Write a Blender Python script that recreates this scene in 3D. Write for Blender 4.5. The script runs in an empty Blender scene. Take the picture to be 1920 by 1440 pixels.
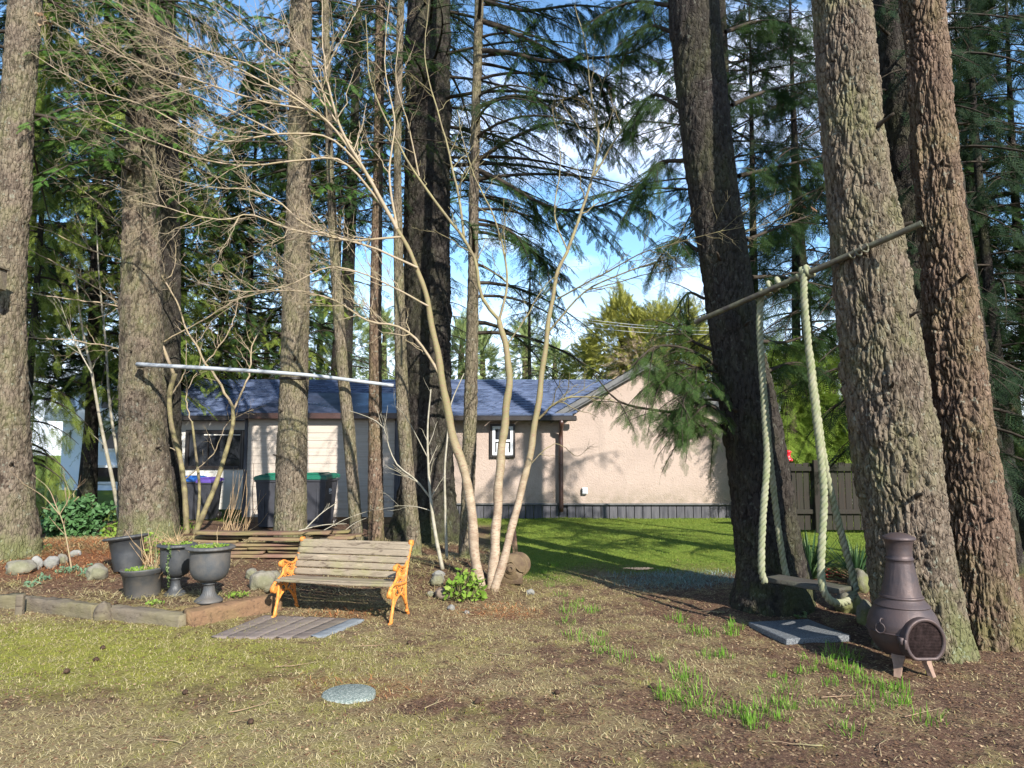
import bpy, bmesh, math, random
import numpy as np
from mathutils import Vector, Matrix
rs = np.random.RandomState(7); random.seed(7)
SC = bpy.context.scene; COL = SC.collection
F = 1330.0; TH = math.radians(5.37); CH = 1.65
cT, sT = math.cos(TH), math.sin(TH)

# ------------------------------------------------------------ camera maths (photo pixels -> world points)
def ray(px, py):
    a = (px-960)/F; b = (720-py)/F
    return np.array([a, cT-b*sT, sT+b*cT])
def P(px, py, Y):
    r = ray(px, py); t = Y/r[1]
    return np.array([r[0]*t, Y, CH+r[2]*t])
def mpp(p):                        # metres per photo pixel at a world point
    return (p[1]*cT+(p[2]-CH)*sT)/F

# ------------------------------------------------------------ noise
def _h(i, j, k, s=0):
    n = (i.astype(np.int64)*374761393+j.astype(np.int64)*668265263+k.astype(np.int64)*2147483647+s*1274126177) & 0xffffffff
    n = ((n ^ (n >> 13))*1274126177) & 0xffffffff
    n = ((n ^ (n >> 16))*2246822519) & 0xffffffff
    return ((n ^ (n >> 15)) & 0xffffff)/float(0xffffff)
def vn(x, y, z, s=0):
    x, y, z = np.broadcast_arrays(np.asarray(x, float), np.asarray(y, float), np.asarray(z, float))
    i, j, k = np.floor(x), np.floor(y), np.floor(z)
    u, v, w = x-i, y-j, z-k
    u = u*u*(3-2*u); v = v*v*(3-2*v); w = w*w*(3-2*w)
    def c(a, b, d): return _h(i+a, j+b, k+d, s)
    x00 = c(0,0,0)*(1-u)+c(1,0,0)*u; x10 = c(0,1,0)*(1-u)+c(1,1,0)*u
    x01 = c(0,0,1)*(1-u)+c(1,0,1)*u; x11 = c(0,1,1)*(1-u)+c(1,1,1)*u
    return (x00*(1-v)+x10*v)*(1-w)+(x01*(1-v)+x11*v)*w
def fbm(x, y, z=0, o=4, s=0):
    t = 0; a = .5; n = 0
    for q in range(o):
        f = 2.03**q; t = t+a*vn(np.asarray(x)*f+q*17.3, np.asarray(y)*f+q*9.1, np.asarray(z)*f+q*3.7, s+q); n += a; a *= .5
    return t/n
def voro(p, s=0):
    c = np.floor(p); f1 = np.full(len(p), 9.); f2 = np.full(len(p), 9.)
    for a in (-1,0,1):
        for b in (-1,0,1):
            for d in (-1,0,1):
                q = c+np.array([a,b,d])
                pt = q+np.stack([_h(q[:,0],q[:,1],q[:,2],s), _h(q[:,0],q[:,1],q[:,2],s+1), _h(q[:,0],q[:,1],q[:,2],s+2)],1)*.9
                dd = np.sqrt(((pt-p)**2).sum(1))
                m = dd < f1; f2 = np.where(m, f1, np.minimum(f2, dd)); f1 = np.where(m, dd, f1)
    return f1, f2
def sst(a, b, x):
    t = np.clip((np.asarray(x, float)-a)/(b-a), 0, 1); return t*t*(3-2*t)

# ------------------------------------------------------------ terrain
POLY = np.array([(-40,7.9),(-7.2,7.95),(-5.5,7.78),(-4.55,7.45),(-3.95,7.15),(-3.22,6.92),(-2.95,7.3),(-2.62,7.85),(-1.9,8.15),(-1.2,8.0),(-.5,7.75),
                 (0,7.9),(.2,8.6),(.15,10),(-.2,12),(-1.0,14.6),(-1.6,15.2),(-7,15.8),(-40,17)])
def polydist(x, y):
    x = np.asarray(x, float); y = np.asarray(y, float)
    ins = np.zeros(x.shape, bool); best = np.full(x.shape, 1e9)
    n = len(POLY)
    for i in range(n):
        ax, ay = POLY[i]; bx, by = POLY[(i+1) % n]
        cond = ((ay > y) != (by > y))
        with np.errstate(divide='ignore', invalid='ignore'):
            xi = (bx-ax)*(y-ay)/((by-ay) if by != ay else 1e-9)+ax
        ins ^= cond & (x < xi)
        dx, dy = bx-ax, by-ay
        t = np.clip(((x-ax)*dx+(y-ay)*dy)/(dx*dx+dy*dy), 0, 1)
        best = np.minimum(best, np.hypot(x-ax-t*dx, y-ay-t*dy))
    return np.where(ins, best, -best)
def H0(x, y):
    x = np.asarray(x, float); y = np.asarray(y, float)
    d = polydist(x, y)
    w = np.where(x < -2.7, .10, .9)
    h = .12*sst(0, w, d)+.05*sst(.2, 3.0, d)
    h = h+.14*np.exp(-((x+6.3)**2/3+(y-10.3)**2/1.6))+.10*np.exp(-((x+.6)**2/.6+(y-9.2)**2/.8))
    h = h+.12*np.exp(-((x-3.0)**2/.7+(y-8.0)**2/.8))       # root mound round the swing tree
    return h
def H(x, y):
    x = np.asarray(x, float); y = np.asarray(y, float)
    return H0(x, y)+(fbm(x*.7, y*.7, 0, 3, 5)-.5)*.06+(fbm(x*4, y*4, 0, 3, 9)-.5)*.03
def hz(x, y): return float(H(np.array([x]), np.array([y]))[0])
def G(px, py):
    r = ray(px, py); z = 0.
    for _ in range(12):
        t = (z-CH)/r[2] if r[2] < -1e-4 else 30.
        t = min(t, 60.); p = r*t; z = .5*z+.5*hz(p[0], p[1])
    return np.array([p[0], p[1], hz(p[0], p[1])])

# ------------------------------------------------------------ meshes
ORG = {}
class MB:
    def __init__(s): s.v = []; s.f = []; s.n = 0; s.a = []; s.mi = []
    def add(s, v, f, at=None, mi=0):
        v = np.asarray(v, float).reshape(-1, 3)
        s.v.append(v); s.a.append(np.zeros(len(v)) if at is None else np.asarray(at, float))
        for g in (f if isinstance(f, list) and len(f) and isinstance(f[0], np.ndarray) else [np.asarray(f)]):
            if g.size: s.f.append(g+s.n); s.mi.append(mi)
        s.n += len(v); return s
    def build(s, name, mat, parent=None, smooth=True, loc=None, attr=None):
        v = np.concatenate(s.v) if s.v else np.zeros((0,3))
        off = ORG[parent.name] if parent is not None else np.array((0,0,0) if loc is None else loc, float)
        me = bpy.data.meshes.new(name)
        me.vertices.add(len(v)); me.vertices.foreach_set('co', (v-off).astype(np.float32).ravel())
        lt = np.concatenate([np.full(len(f), f.shape[1]) for f in s.f]) if s.f else np.zeros(0, int)
        lv = np.concatenate([f.ravel() for f in s.f]) if s.f else np.zeros(0, int)
        me.loops.add(len(lv)); me.loops.foreach_set('vertex_index', lv.astype(np.int32))
        me.polygons.add(len(lt)); st = np.concatenate([[0], np.cumsum(lt)[:-1]]) if len(lt) else []
        me.polygons.foreach_set('loop_start', np.asarray(st, np.int32)); me.polygons.foreach_set('loop_total', lt.astype(np.int32))
        me.polygons.foreach_set('use_smooth', np.full(len(lt), smooth))
        mats = mat if isinstance(mat, (list, tuple)) else [mat]
        for m in mats: me.materials.append(m)
        if len(mats) > 1:
            me.polygons.foreach_set('material_index', np.concatenate([np.full(len(f), k) for f, k in zip(s.f, s.mi)]).astype(np.int32))
        if attr:
            a = me.attributes.new(attr, 'FLOAT', 'POINT'); a.data.foreach_set('value', np.concatenate(s.a).astype(np.float32))
        me.update(calc_edges=True); me.validate()
        o = bpy.data.objects.new(name, me); COL.objects.link(o)
        if parent is None: o.location = [float(q) for q in off]
        else: o.parent = parent
        ORG[o.name] = off
        return o
def tag(o, label=None, cat=None, group=None, kind=None):
    if label: o['label'] = label
    if cat: o['category'] = cat
    if group: o['group'] = group
    if kind: o['kind'] = kind
    return o
def empty(name, loc, label, cat, group=None):
    o = bpy.data.objects.new(name, None); COL.objects.link(o); o.location = [float(q) for q in loc]
    o.empty_display_size = .1; ORG[o.name] = np.array(loc, float)
    return tag(o, label, cat, group)
def single(mb, name, mat, loc, label, cat, group=None, smooth=True, attr=None):
    return tag(mb.build(name, mat, None, smooth, loc, attr), label, cat, group)
def copy_thing(o, loc, rotz=0, scale=1, label=None, group=None):
    c = o.copy(); COL.objects.link(c); c.location = [float(q) for q in loc]; c.rotation_euler = (0, 0, rotz)
    c.scale = (scale,)*3 if not isinstance(scale, tuple) else scale
    if label: c['label'] = label
    if group: c['group'] = group
    for ch in o.children:
        d = ch.copy(); COL.objects.link(d); d.parent = c
        for gch in ch.children:
            e = gch.copy(); COL.objects.link(e); e.parent = d
    return c

def nrm(v): v = np.asarray(v, float); return v/(np.linalg.norm(v, axis=-1, keepdims=True)+1e-12)
def tube(mb, pts, r, k=8, cap=True, sq=1.0, side=None, at=0, mi=0):
    pts = np.asarray(pts, float); n = len(pts); r = np.broadcast_to(np.asarray(r, float), (n,))
    t = np.gradient(pts, axis=0); t = nrm(t)
    up = np.array([0,0,1.]) if side is None else np.asarray(side, float)
    if side is None and np.abs(t[:,2]).mean() > .8: up = np.array([0,1.,0.])
    a = nrm(np.cross(t, up)); b = np.cross(t, a)
    ph = np.arange(k)*2*math.pi/k
    v = pts[:,None,:]+(a[:,None,:]*np.cos(ph)[None,:,None]*sq+b[:,None,:]*np.sin(ph)[None,:,None])*r[:,None,None]
    i = np.arange(n-1)[:,None]*k; j = np.arange(k)[None,:]; j2 = (j+1) % k
    f = [np.stack([i+j, i+j2, i+k+j2, i+k+j], -1).reshape(-1,4)]
    if cap:
        f.append(np.array([list(range(k))[::-1], list(range((n-1)*k, n*k))]))
    mb.add(v.reshape(-1,3), f, np.full(n*k, at), mi)
def spline(pts, n):
    pts = np.asarray(pts, float); m = len(pts)
    if m == 2: t = np.linspace(0,1,n)[:,None]; return pts[0]*(1-t)+pts[1]*t
    d = np.concatenate([[0], np.cumsum(np.linalg.norm(np.diff(pts, axis=0), axis=1)+1e-9)])
    T = nrmgrad(pts, d); u = np.linspace(0, d[-1], n); i = np.clip(np.searchsorted(d, u, 'right')-1, 0, m-2)
    h = (d[i+1]-d[i])[:,None]; s = ((u-d[i])[:,None])/h
    return (2*s**3-3*s**2+1)*pts[i]+(s**3-2*s**2+s)*h*T[i]+(-2*s**3+3*s**2)*pts[i+1]+(s**3-s**2)*h*T[i+1]
def nrmgrad(p, d):
    g = np.zeros_like(p); g[1:-1] = (p[2:]-p[:-2])/(d[2:]-d[:-2])[:,None]
    g[0] = (p[1]-p[0])/(d[1]-d[0]); g[-1] = (p[-1]-p[-2])/(d[-1]-d[-2]); return g
def lathe(mb, prof, c=(0,0,0), k=40, flute=None, mi=0):
    prof = np.asarray(prof, float); n = len(prof); ph = np.arange(k)*2*math.pi/k
    r = np.repeat(prof[:,0][:,None], k, 1)
    if flute is not None: r = flute(r, prof[:,1][:,None], ph[None,:])
    v = np.stack([r*np.cos(ph), r*np.sin(ph), np.repeat(prof[:,1][:,None], k, 1)], -1)+np.asarray(c, float)
    i = np.arange(n-1)[:,None]*k; j = np.arange(k)[None,:]; j2 = (j+1) % k
    mb.add(v.reshape(-1,3), [np.stack([i+j, i+j2, i+k+j2, i+k+j], -1).reshape(-1,4)], mi=mi)
def box(mb, c, s, R=None, b=.0, mi=0):
    c = np.asarray(c, float); h = np.asarray(s, float)/2
    if b <= 0:
        v = np.array([[x,y,z] for x in (-1,1) for y in (-1,1) for z in (-1,1)])*h
        f = np.array([[0,1,3,2],[4,6,7,5],[0,4,5,1],[2,3,7,6],[0,2,6,4],[1,5,7,3]])
        fs = [f]
    else:
        b = min(b, h.min()*.9); V = []; idx = {}
        for sx in (-1,1):
            for sy in (-1,1):
                for sz in (-1,1):
                    sg = np.array([sx,sy,sz])
                    for ax in range(3):
                        q = sg*(h-b); q[ax] = sg[ax]*h[ax]; idx[(sx,sy,sz,ax)] = len(V); V.append(q)
        v = np.array(V); q4 = []; t3 = []
        for ax in range(3):
            o1, o2 = (ax+1) % 3, (ax+2) % 3
            for s0 in (-1,1):
                ring = []
                for a1, a2 in ((-1,-1),(1,-1),(1,1),(-1,1)):
                    sg = [0,0,0]; sg[ax] = s0; sg[o1] = a1; sg[o2] = a2; ring.append(idx[(*sg, ax)])
                q4.append(ring if s0 > 0 else ring[::-1])
            for a1 in (-1,1):
                for a2 in (-1,1):
                    g1 = [0,0,0]; g1[ax] = -1; g1[o1] = a1; g1[o2] = a2; g2 = list(g1); g2[ax] = 1
                    r = [idx[(*g1,o1)], idx[(*g2,o1)], idx[(*g2,o2)], idx[(*g1,o2)]]
                    q4.append(r if a1*a2 < 0 else r[::-1])
        for sx in (-1,1):
            for sy in (-1,1):
                for sz in (-1,1):
                    r = [idx[(sx,sy,sz,a)] for a in range(3)]; t3.append(r if sx*sy*sz > 0 else r[::-1])
        fs = [np.array(q4), np.array(t3)]
    if R is not None: v = v@np.asarray(R, float).T
    mb.add(v+c, fs, mi=mi)
def rotz(a): c, s = math.cos(a), math.sin(a); return np.array([[c,-s,0],[s,c,0],[0,0,1.]])
def beam(mb, p0, p1, w, h, amp=.004, n=24, seed=0, up=(0,0,1), rag=.0, mi=0, bend=0):
    """weathered sawn timber: rounded rectangular section swept from p0 to p1 with uneven faces"""
    p0 = np.asarray(p0, float); p1 = np.asarray(p1, float); t = nrm(p1-p0); up = np.asarray(up, float)
    a = nrm(np.cross(t, up)); b = np.cross(a, t)
    L = np.linalg.norm(p1-p0)
    sec = []
    for q in range(4):
        cx = [1,-1,-1,1][q]; cy = [1,1,-1,-1][q]; nx = [-1,-1,1,1][q]; ny = [1,-1,-1,1][q]
        r = min(w, h)*.12
        if q in (0,2): sec += [(cx*w/2, cy*(h/2-r)), (cx*(w/2-r), cy*h/2), (cx*w/6, cy*h/2), (-cx*w/6, cy*h/2)]
        else: sec += [(cx*(w/2-r), cy*h/2), (cx*w/2, cy*(h/2-r)), (cx*w/2, cy*h/6), (cx*w/2, -cy*h/6)]
    sec = np.array(sec); k = len(sec)
    u = np.linspace(0,1,n)
    v = np.zeros((n,k,3))
    for i in range(n):
        dz = fbm(u[i]*L*5, sec[:,0]*70, sec[:,1]*70, 4, seed)-.5
        d2 = fbm(u[i]*L*1.2, seed*3.1, 0, 2, seed+5)-.5
        sc = 1+dz*amp*2/min(w,h)
        al = L*u[i]
        if i in (0, n-1) and rag: al = al+(fbm(sec[:,0]*50, sec[:,1]*50, i, 2, seed)-.5)*rag
        v[i] = p0+t*np.reshape(np.broadcast_to(al, (k,)), (k,1))+a*(sec[:,0]*sc)[:,None]+b*(sec[:,1]*sc+d2*amp*1.5+bend*4*u[i]*(1-u[i]))[:,None]
    i = np.arange(n-1)[:,None]*k; j = np.arange(k)[None,:]; j2 = (j+1) % k
    f = [np.stack([i+j, i+k+j, i+k+j2, i+j2], -1).reshape(-1,4), np.array([list(range(k)), list(range((n-1)*k, n*k))[::-1]])]
    mb.add(v.reshape(-1,3), f, mi=mi)
def ico(mb, c, s, sub=3, amp=.15, seed=0, fr=2.0, R=None, flat=0):
    bm = bmesh.new(); bmesh.ops.create_icosphere(bm, subdivisions=sub, radius=1)
    v = np.array([q.co[:] for q in bm.verts]); f = np.array([[w.index for w in q.verts] for q in bm.faces]); bm.free()
    v = v*(1+(fbm(v[:,0]*fr+seed, v[:,1]*fr, v[:,2]*fr, 3, seed)-.5)[:,None]*2*amp)
    if flat: v[:,2] = np.where(v[:,2] < -flat, -flat, v[:,2])
    v = v*np.asarray(s, float)
    if R is not None: v = v@R.T
    mb.add(v+np.asarray(c, float), f)

# ------------------------------------------------------------ materials
class N:
    def __init__(s, name, rough=.8, spec=.3, base=(.5,.5,.5)):
        s.m = bpy.data.materials.new(name); s.m.use_nodes = True; s.t = s.m.node_tree; s.nodes = s.t.nodes
        s.b = s.nodes['Principled BSDF']; s.b.inputs['Roughness'].default_value = rough
        s.b.inputs['Specular IOR Level'].default_value = spec; s.b.inputs['Base Color'].default_value = (*base, 1)
        s.co = s.nodes.new('ShaderNodeTexCoord')
    def L(s, a, b): s.t.links.new(a, b)
    def map(s, sc=(1,1,1), src='Object', rot=(0,0,0)):
        q = s.nodes.new('ShaderNodeMapping'); q.inputs['Scale'].default_value = sc; q.inputs['Rotation'].default_value = rot
        s.L(s.co.outputs[src], q.inputs['Vector']); return q.outputs[0]
    def noise(s, scale=5, det=4, vec=None, rough=.6, dist=0):
        q = s.nodes.new('ShaderNodeTexNoise'); q.inputs['Scale'].default_value = scale; q.inputs['Detail'].default_value = det
        q.inputs['Roughness'].default_value = rough; q.inputs['Distortion'].default_value = dist
        s.L(vec if vec is not None else s.co.outputs['Object'], q.inputs['Vector']); return q.outputs['Fac']
    def vor(s, scale=5, vec=None, feat='F1', out='Distance', rnd=1):
        q = s.nodes.new('ShaderNodeTexVoronoi'); q.feature = feat; q.inputs['Scale'].default_value = scale
        q.inputs['Randomness'].default_value = rnd
        s.L(vec if vec is not None else s.co.outputs['Object'], q.inputs['Vector']); return q.outputs[out]
    def ramp(s, fac, st, interp='LINEAR'):
        q = s.nodes.new('ShaderNodeValToRGB'); q.color_ramp.interpolation = interp; e = q.color_ramp.elements
        while len(e) < len(st): e.new(.5)
        for k, (p, c) in enumerate(st):
            e[k].position = p; e[k].color = (*c, 1) if isinstance(c, tuple) else (c, c, c, 1)
        s.L(fac, q.inputs['Fac']); return q.outputs['Color']
    def mix(s, a, b, fac, mode='MIX'):
        q = s.nodes.new('ShaderNodeMix'); q.data_type = 'RGBA'; q.blend_type = mode
        for v, i in ((fac, q.inputs['Factor']), (a, q.inputs['A']), (b, q.inputs['B'])):
            if isinstance(v, tuple): i.default_value = (*v, 1)
            elif isinstance(v, (int, float)): i.default_value = v if i.name == 'Factor' else (v, v, v, 1)
            else: s.L(v, i)
        return q.outputs['Result']
    def math(s, op, a, b=0, c=0):
        q = s.nodes.new('ShaderNodeMath'); q.operation = op
        for k, v in enumerate((a, b, c)):
            if isinstance(v, (int, float)): q.inputs[k].default_value = v
            else: s.L(v, q.inputs[k])
        return q.outputs[0]
    def attr(s, name):
        q = s.nodes.new('ShaderNodeAttribute'); q.attribute_name = name; return q
    def col(s, c): s.L(c, s.b.inputs['Base Color'])
    def bump(s, h, dist=.01, st=1):
        q = s.nodes.new('ShaderNodeBump'); q.inputs['Distance'].default_value = dist; q.inputs['Strength'].default_value = st
        s.L(h, q.inputs['Height']); s.L(q.outputs[0], s.b.inputs['Normal']); return s

def mat_bark(name, plate, crack, moss=(.10,.12,.045), mossamt=.5, lich=.3):
    n = N(name, .92, .15); at = n.attr('bark').outputs['Fac']
    v1 = n.map((1,1,.42)); f = n.noise(38, 6, v1, .7); big = n.noise(1.3, 3); mid = n.noise(7, 5, v1)
    base = n.mix(crack, plate, n.ramp(at, [(.18, 0.), (.62, 1.)]))
    base = n.mix(base, tuple(min(1, q*1.55) for q in plate), n.ramp(f, [(.5, 0.), (.68, 1.)]))
    base = n.mix(base, tuple(q*.5 for q in plate), n.ramp(mid, [(.32, .75), (.52, 0.)]))
    base = n.mix(base, moss, n.math('MULTIPLY', n.ramp(big, [(.42, 0.), (.62, 1.)]), n.math('MULTIPLY', n.ramp(mid, [(.4, .2), (.6, 1.)]), mossamt)))
    sz = n.nodes.new('ShaderNodeSeparateXYZ'); n.L(n.co.outputs['Object'], sz.inputs[0])
    base = n.mix(base, tuple(q*.9 for q in moss), n.math('MULTIPLY', n.ramp(sz.outputs[2], [(.0, .8), (.9, 0.)]), n.ramp(n.noise(4, 5), [(.42, 0.), (.58, 1.)])))
    sp = n.ramp(n.noise(16, 3), [(.62, 0.), (.66, 1.)])
    base = n.mix(base, (.30,.33,.26), n.math('MULTIPLY', sp, lich))
    n.col(base)
    cr = n.vor(26, v1, 'DISTANCE_TO_EDGE')
    h = n.math('ADD', n.math('MULTIPLY', n.ramp(cr, [(0., 0.), (.12, 1.)]), .5), f)
    n.bump(h, .02, 1); return n.m
def mat_twig(name, c, c2, rough=.7):
    n = N(name, rough, .3); f = n.noise(9, 3); g = n.noise(60, 3)
    n.col(n.mix(n.mix(c, c2, n.ramp(f, [(.4, 0.), (.6, 1.)])), tuple(q*.6 for q in c), n.ramp(g, [(.5, 0.), (.75, .6)])))
    return n.m
def mat_leaf(name, c1, c2, tr=.25, rough=.55, c3=None):
    n = N(name, rough, .08); f = n.noise(1.1, 3); g = n.nodes.new('ShaderNodeNewGeometry').outputs['Random Per Island']
    c = n.mix(c1, c2, n.ramp(f, [(.35, 0.), (.65, 1.)]))
    c = n.mix(c, c3 or tuple(q*1.7 for q in c2), n.ramp(g, [(.55, 0.), (1., .8)]))
    n.col(c)
    if tr:
        t = n.nodes.new('ShaderNodeBsdfTranslucent'); n.L(c, t.inputs['Color'])
        mx = n.nodes.new('ShaderNodeMixShader'); mx.inputs[0].default_value = tr
        n.L(n.b.outputs[0], mx.inputs[1]); n.L(t.outputs[0], mx.inputs[2])
        n.L(mx.outputs[0], n.nodes['Material Output'].inputs['Surface'])
    return n.m
def mat_wood(name, c1, c2, moss=(.12,.13,.04), mossamt=.5, axis=0, dark=(.03,.02,.015), sc=1.0):
    n = N(name, .85, .2); s = [30*sc]*3; s[axis] = 1.6*sc; v = n.map(tuple(s))
    g = n.noise(1, 6, v, .65, .4); b = n.noise(2.2, 4); r = n.nodes.new('ShaderNodeObjectInfo').outputs['Random']
    c = n.mix(c1, c2, n.ramp(g, [(.3, 0.), (.7, 1.)]))
    c = n.mix(c, dark, n.ramp(g, [(.36, .95), (.47, 0.)]))
    c = n.mix(c, tuple(q*1.6 for q in c1), n.ramp(g, [(.56, 0.), (.7, .7)]))
    c = n.mix(c, moss, n.math('MULTIPLY', n.ramp(b, [(.45, 0.), (.62, 1.)]), mossamt))
    c = n.mix(c, tuple(q*1.5 for q in c1), n.math('MULTIPLY', r, .35))
    n.col(c); n.bump(g, .012, 1); return n.m
def mat_plain(name, c, rough=.5, spec=.5, var=.15, nsc=6, bump=0, bsc=80, metal=0, c2=None):
    n = N(name, rough, spec); f = n.noise(nsc, 5)
    n.col(n.mix(c, c2 or tuple(q*(1-var*2) for q in c), n.ramp(f, [(.38, 0.), (.68, 1.)])))
    n.b.inputs['Metallic'].default_value = metal
    n.L(n.ramp(f, [(.3, max(.02, rough-.12)), (.7, min(1., rough+.12))]), n.b.inputs['Roughness'])
    if bump: n.bump(n.noise(bsc, 4), bump, 1)
    return n.m
# ============================================================ world, sun, camera
SUN_EL, SUN_AZ = math.radians(31), math.radians(28)      # sun behind the camera, a little to its right
w = bpy.data.worlds.new("World"); SC.world = w; w.use_nodes = True
nt = w.node_tree; bg = nt.nodes['Background']
sky = nt.nodes.new('ShaderNodeTexSky'); sky.sky_type = 'NISHITA'; sky.sun_disc = False
sky.sun_elevation = SUN_EL; sky.sun_rotation = math.pi-SUN_AZ
sky.air_density = 1.0; sky.dust_density = .3; sky.ozone_density = 1.0
tc = nt.nodes.new('ShaderNodeTexCoord'); mp = nt.nodes.new('ShaderNodeMapping'); mp.inputs['Scale'].default_value = (1.0, 1.0, 2.4)
no = nt.nodes.new('ShaderNodeTexNoise'); no.inputs['Scale'].default_value = 2.6; no.inputs['Detail'].default_value = 7; no.inputs['Roughness'].default_value = .58
mp.inputs['Location'].default_value = (.4, .1, .2)
rp = nt.nodes.new('ShaderNodeValToRGB'); rp.color_ramp.elements[0].position = .53; rp.color_ramp.elements[1].position = .72
mx = nt.nodes.new('ShaderNodeMix'); mx.data_type = 'RGBA'; mx.inputs['B'].default_value = (7.2, 7.6, 8.8, 1)
nt.links.new(tc.outputs['Generated'], mp.inputs['Vector']); nt.links.new(mp.outputs[0], no.inputs['Vector'])
nt.links.new(no.outputs['Fac'], rp.inputs['Fac']); tn = nt.nodes.new('ShaderNodeMix'); tn.data_type = 'RGBA'; tn.blend_type = 'MULTIPLY'; tn.inputs['Factor'].default_value = 1; tn.inputs['B'].default_value = (.88, 1.13, 1.26, 1); nt.links.new(sky.outputs[0], tn.inputs['A']); nt.links.new(tn.outputs['Result'], mx.inputs['A'])
sx = nt.nodes.new('ShaderNodeSeparateXYZ'); nt.links.new(tc.outputs['Generated'], sx.inputs[0])
mr = nt.nodes.new('ShaderNodeMapRange'); mr.inputs['From Min'].default_value = .26; mr.inputs['From Max'].default_value = .08
mr.inputs['To Min'].default_value = 0; mr.inputs['To Max'].default_value = .85
nt.links.new(sx.outputs['Z'], mr.inputs['Value'])
mmx = nt.nodes.new('ShaderNodeMath'); mmx.operation = 'MAXIMUM'
nt.links.new(rp.outputs['Color'], mmx.inputs[0]); nt.links.new(mr.outputs[0], mmx.inputs[1])
nt.links.new(mmx.outputs[0], mx.inputs['Factor'])
nt.links.new(mx.outputs['Result'], bg.inputs['Color']); bg.inputs['Strength'].default_value = .10
sl = bpy.data.lights.new('sun', 'SUN'); sl.energy = 4.6; sl.angle = math.radians(.53); sl.color = (1, .95, .87)
so = bpy.data.objects.new('sun', sl); COL.objects.link(so)
dv = Vector((math.sin(SUN_AZ)*math.cos(SUN_EL), -math.cos(SUN_AZ)*math.cos(SUN_EL), math.sin(SUN_EL)))
so.rotation_euler = dv.to_track_quat('Z', 'Y').to_euler(); so.location = (3, -10, 12)
cd = bpy.data.cameras.new('camera'); co = bpy.data.objects.new('camera', cd); COL.objects.link(co)
co.location = (0, 0, CH); co.rotation_euler = (math.pi/2+TH, 0, 0); cd.sensor_width = 36; cd.lens = F/1920*36; cd.clip_end = 2000
SC.camera = co
SC.view_settings.view_transform = 'Standard'; SC.view_settings.look = 'None'; SC.view_settings.exposure = 1.25
SC.render.engine = 'CYCLES'; SC.cycles.max_bounces = 6; SC.cycles.transparent_max_bounces = 4
SC.cycles.use_denoising = True; SC.cycles.sample_clamp_indirect = 4

# ============================================================ ground
def axis(lo, a, b, hi, fine, coarse):
    m = np.arange(a, b, fine); l = a-np.cumsum(np.geomspace(fine, coarse, 40)); l = l[l > lo]; r = b+np.cumsum(np.geomspace(fine, coarse, 40)); r = r[r < hi]
    return np.concatenate([[lo], l[::-1], m, r, [hi]])
gx = axis(-160, -7.5, 6.5, 160, .045, 12); gy = axis(-60, 3.2, 11.5, 260, .045, 12)
X, Y = np.meshgrid(gx, gy); Z = H(X, Y)
far = sst(40, 70, np.hypot(X, Y)); Z = Z*(1-far)
Z = Z+np.where((X > -8) & (X < 7) & (Y < 12), (fbm(X*16, Y*16, 0, 3, 3)-.5)*.018, 0)
nx, ny = len(gx), len(gy)
i = np.arange(ny-1)[:,None]*nx; j = np.arange(nx-1)[None,:]
mb = MB(); mb.add(np.stack([X, Y, Z], -1).reshape(-1,3), np.stack([i+j, i+j+1, i+nx+j+1, i+nx+j], -1).reshape(-1,4))

def blob(x, y, cx, cy, rx, ry, a=0):
    c, s = math.cos(a), math.sin(a); u = (x-cx)*c+(y-cy)*s; v = -(x-cx)*s+(y-cy)*c
    return np.exp(-((u/rx)**2+(v/ry)**2))
def zones(x, y):
    n1 = fbm(x*1.1, y*1.1, 0, 4, 21)-.5; n2 = fbm(x*3.3, y*3.3, 0, 4, 31)-.5
    bed = sst(-.1, .35, polydist(x, y)+n2*.5)
    # lawn: the mown green strip in front of the house and out to the right
    lawn = sst(9.3, 10.6, y+n1*2.0+.5*np.clip(1.2-x, 0, 2))*(1-bed)*sst(-.6, .1, x)
    lawn = np.maximum(lawn, sst(15.5, 17, y)*(1-bed)); lawn = np.maximum(lawn, sst(7, 9, np.abs(x+1)+n1)*(1-bed)*sst(2,4,y)*.6)
    n3 = fbm(x*9, y*9, 0, 3, 41)-.5
    moss = (1-bed)*(1-lawn)*np.clip(blob(x,y,-4.3,6.2,2.3,.8)*1.5+blob(x,y,-2.4,5.4,1.6,.8)*.45+blob(x,y,-1.2,4.4,1.3,.5)*.35+n1*.9+n3*1.0-.12, 0, 1)
    straw = (1-bed)*(1-lawn)*np.clip(.62-.68*sst(-.3, 1.2, x-(y-4.2)*.2+n1*1.6)+n2*1.2+n3*1.5+blob(x,y,1.5,5.8,.8,1)*.5+blob(x,y,-2.2,4.2,2.2,.7)*.6+blob(x,y,1.8,5.0,.8,.5)*.35-blob(x,y,-.2,4.7,.7,.28)*.9-blob(x,y,-3,4.9,.9,.3)*.5, 0, 1)
    orange = np.clip(blob(x,y,-1.0,5.05,.5,.16)*.8+blob(x,y,-1.3,5.3,.6,.12)*.5+blob(x,y,-6.3,9.8,1.6,1.2)*1.1+blob(x,y,-.1,7.4,.5,.3)*.8+blob(x,y,-1.7,7.25,.4,.15)+n2*.5, 0, 1)*np.where(bed > .5, 1, 1)
    frost = np.clip(blob(x,y,2.2,9.3,.9,.75)+n2*.6-.1, 0, 1)*(1-bed)*blob(x,y,2.0,9.2,1.8,1.3)
    return bed, lawn, moss, straw, orange, frost
me_attr = zones(X.ravel(), Y.ravel())
n = N('ground_soil', .95, .1)
names = ['bed', 'lawn', 'moss', 'straw', 'orange', 'frost']
def A(k): return n.attr(names[k]).outputs['Fac']
fine = n.noise(75, 6, None, .75); midn = n.noise(14, 5); bign = n.noise(2.2, 4); chip = n.vor(95, None, 'F1', 'Color')
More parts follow.
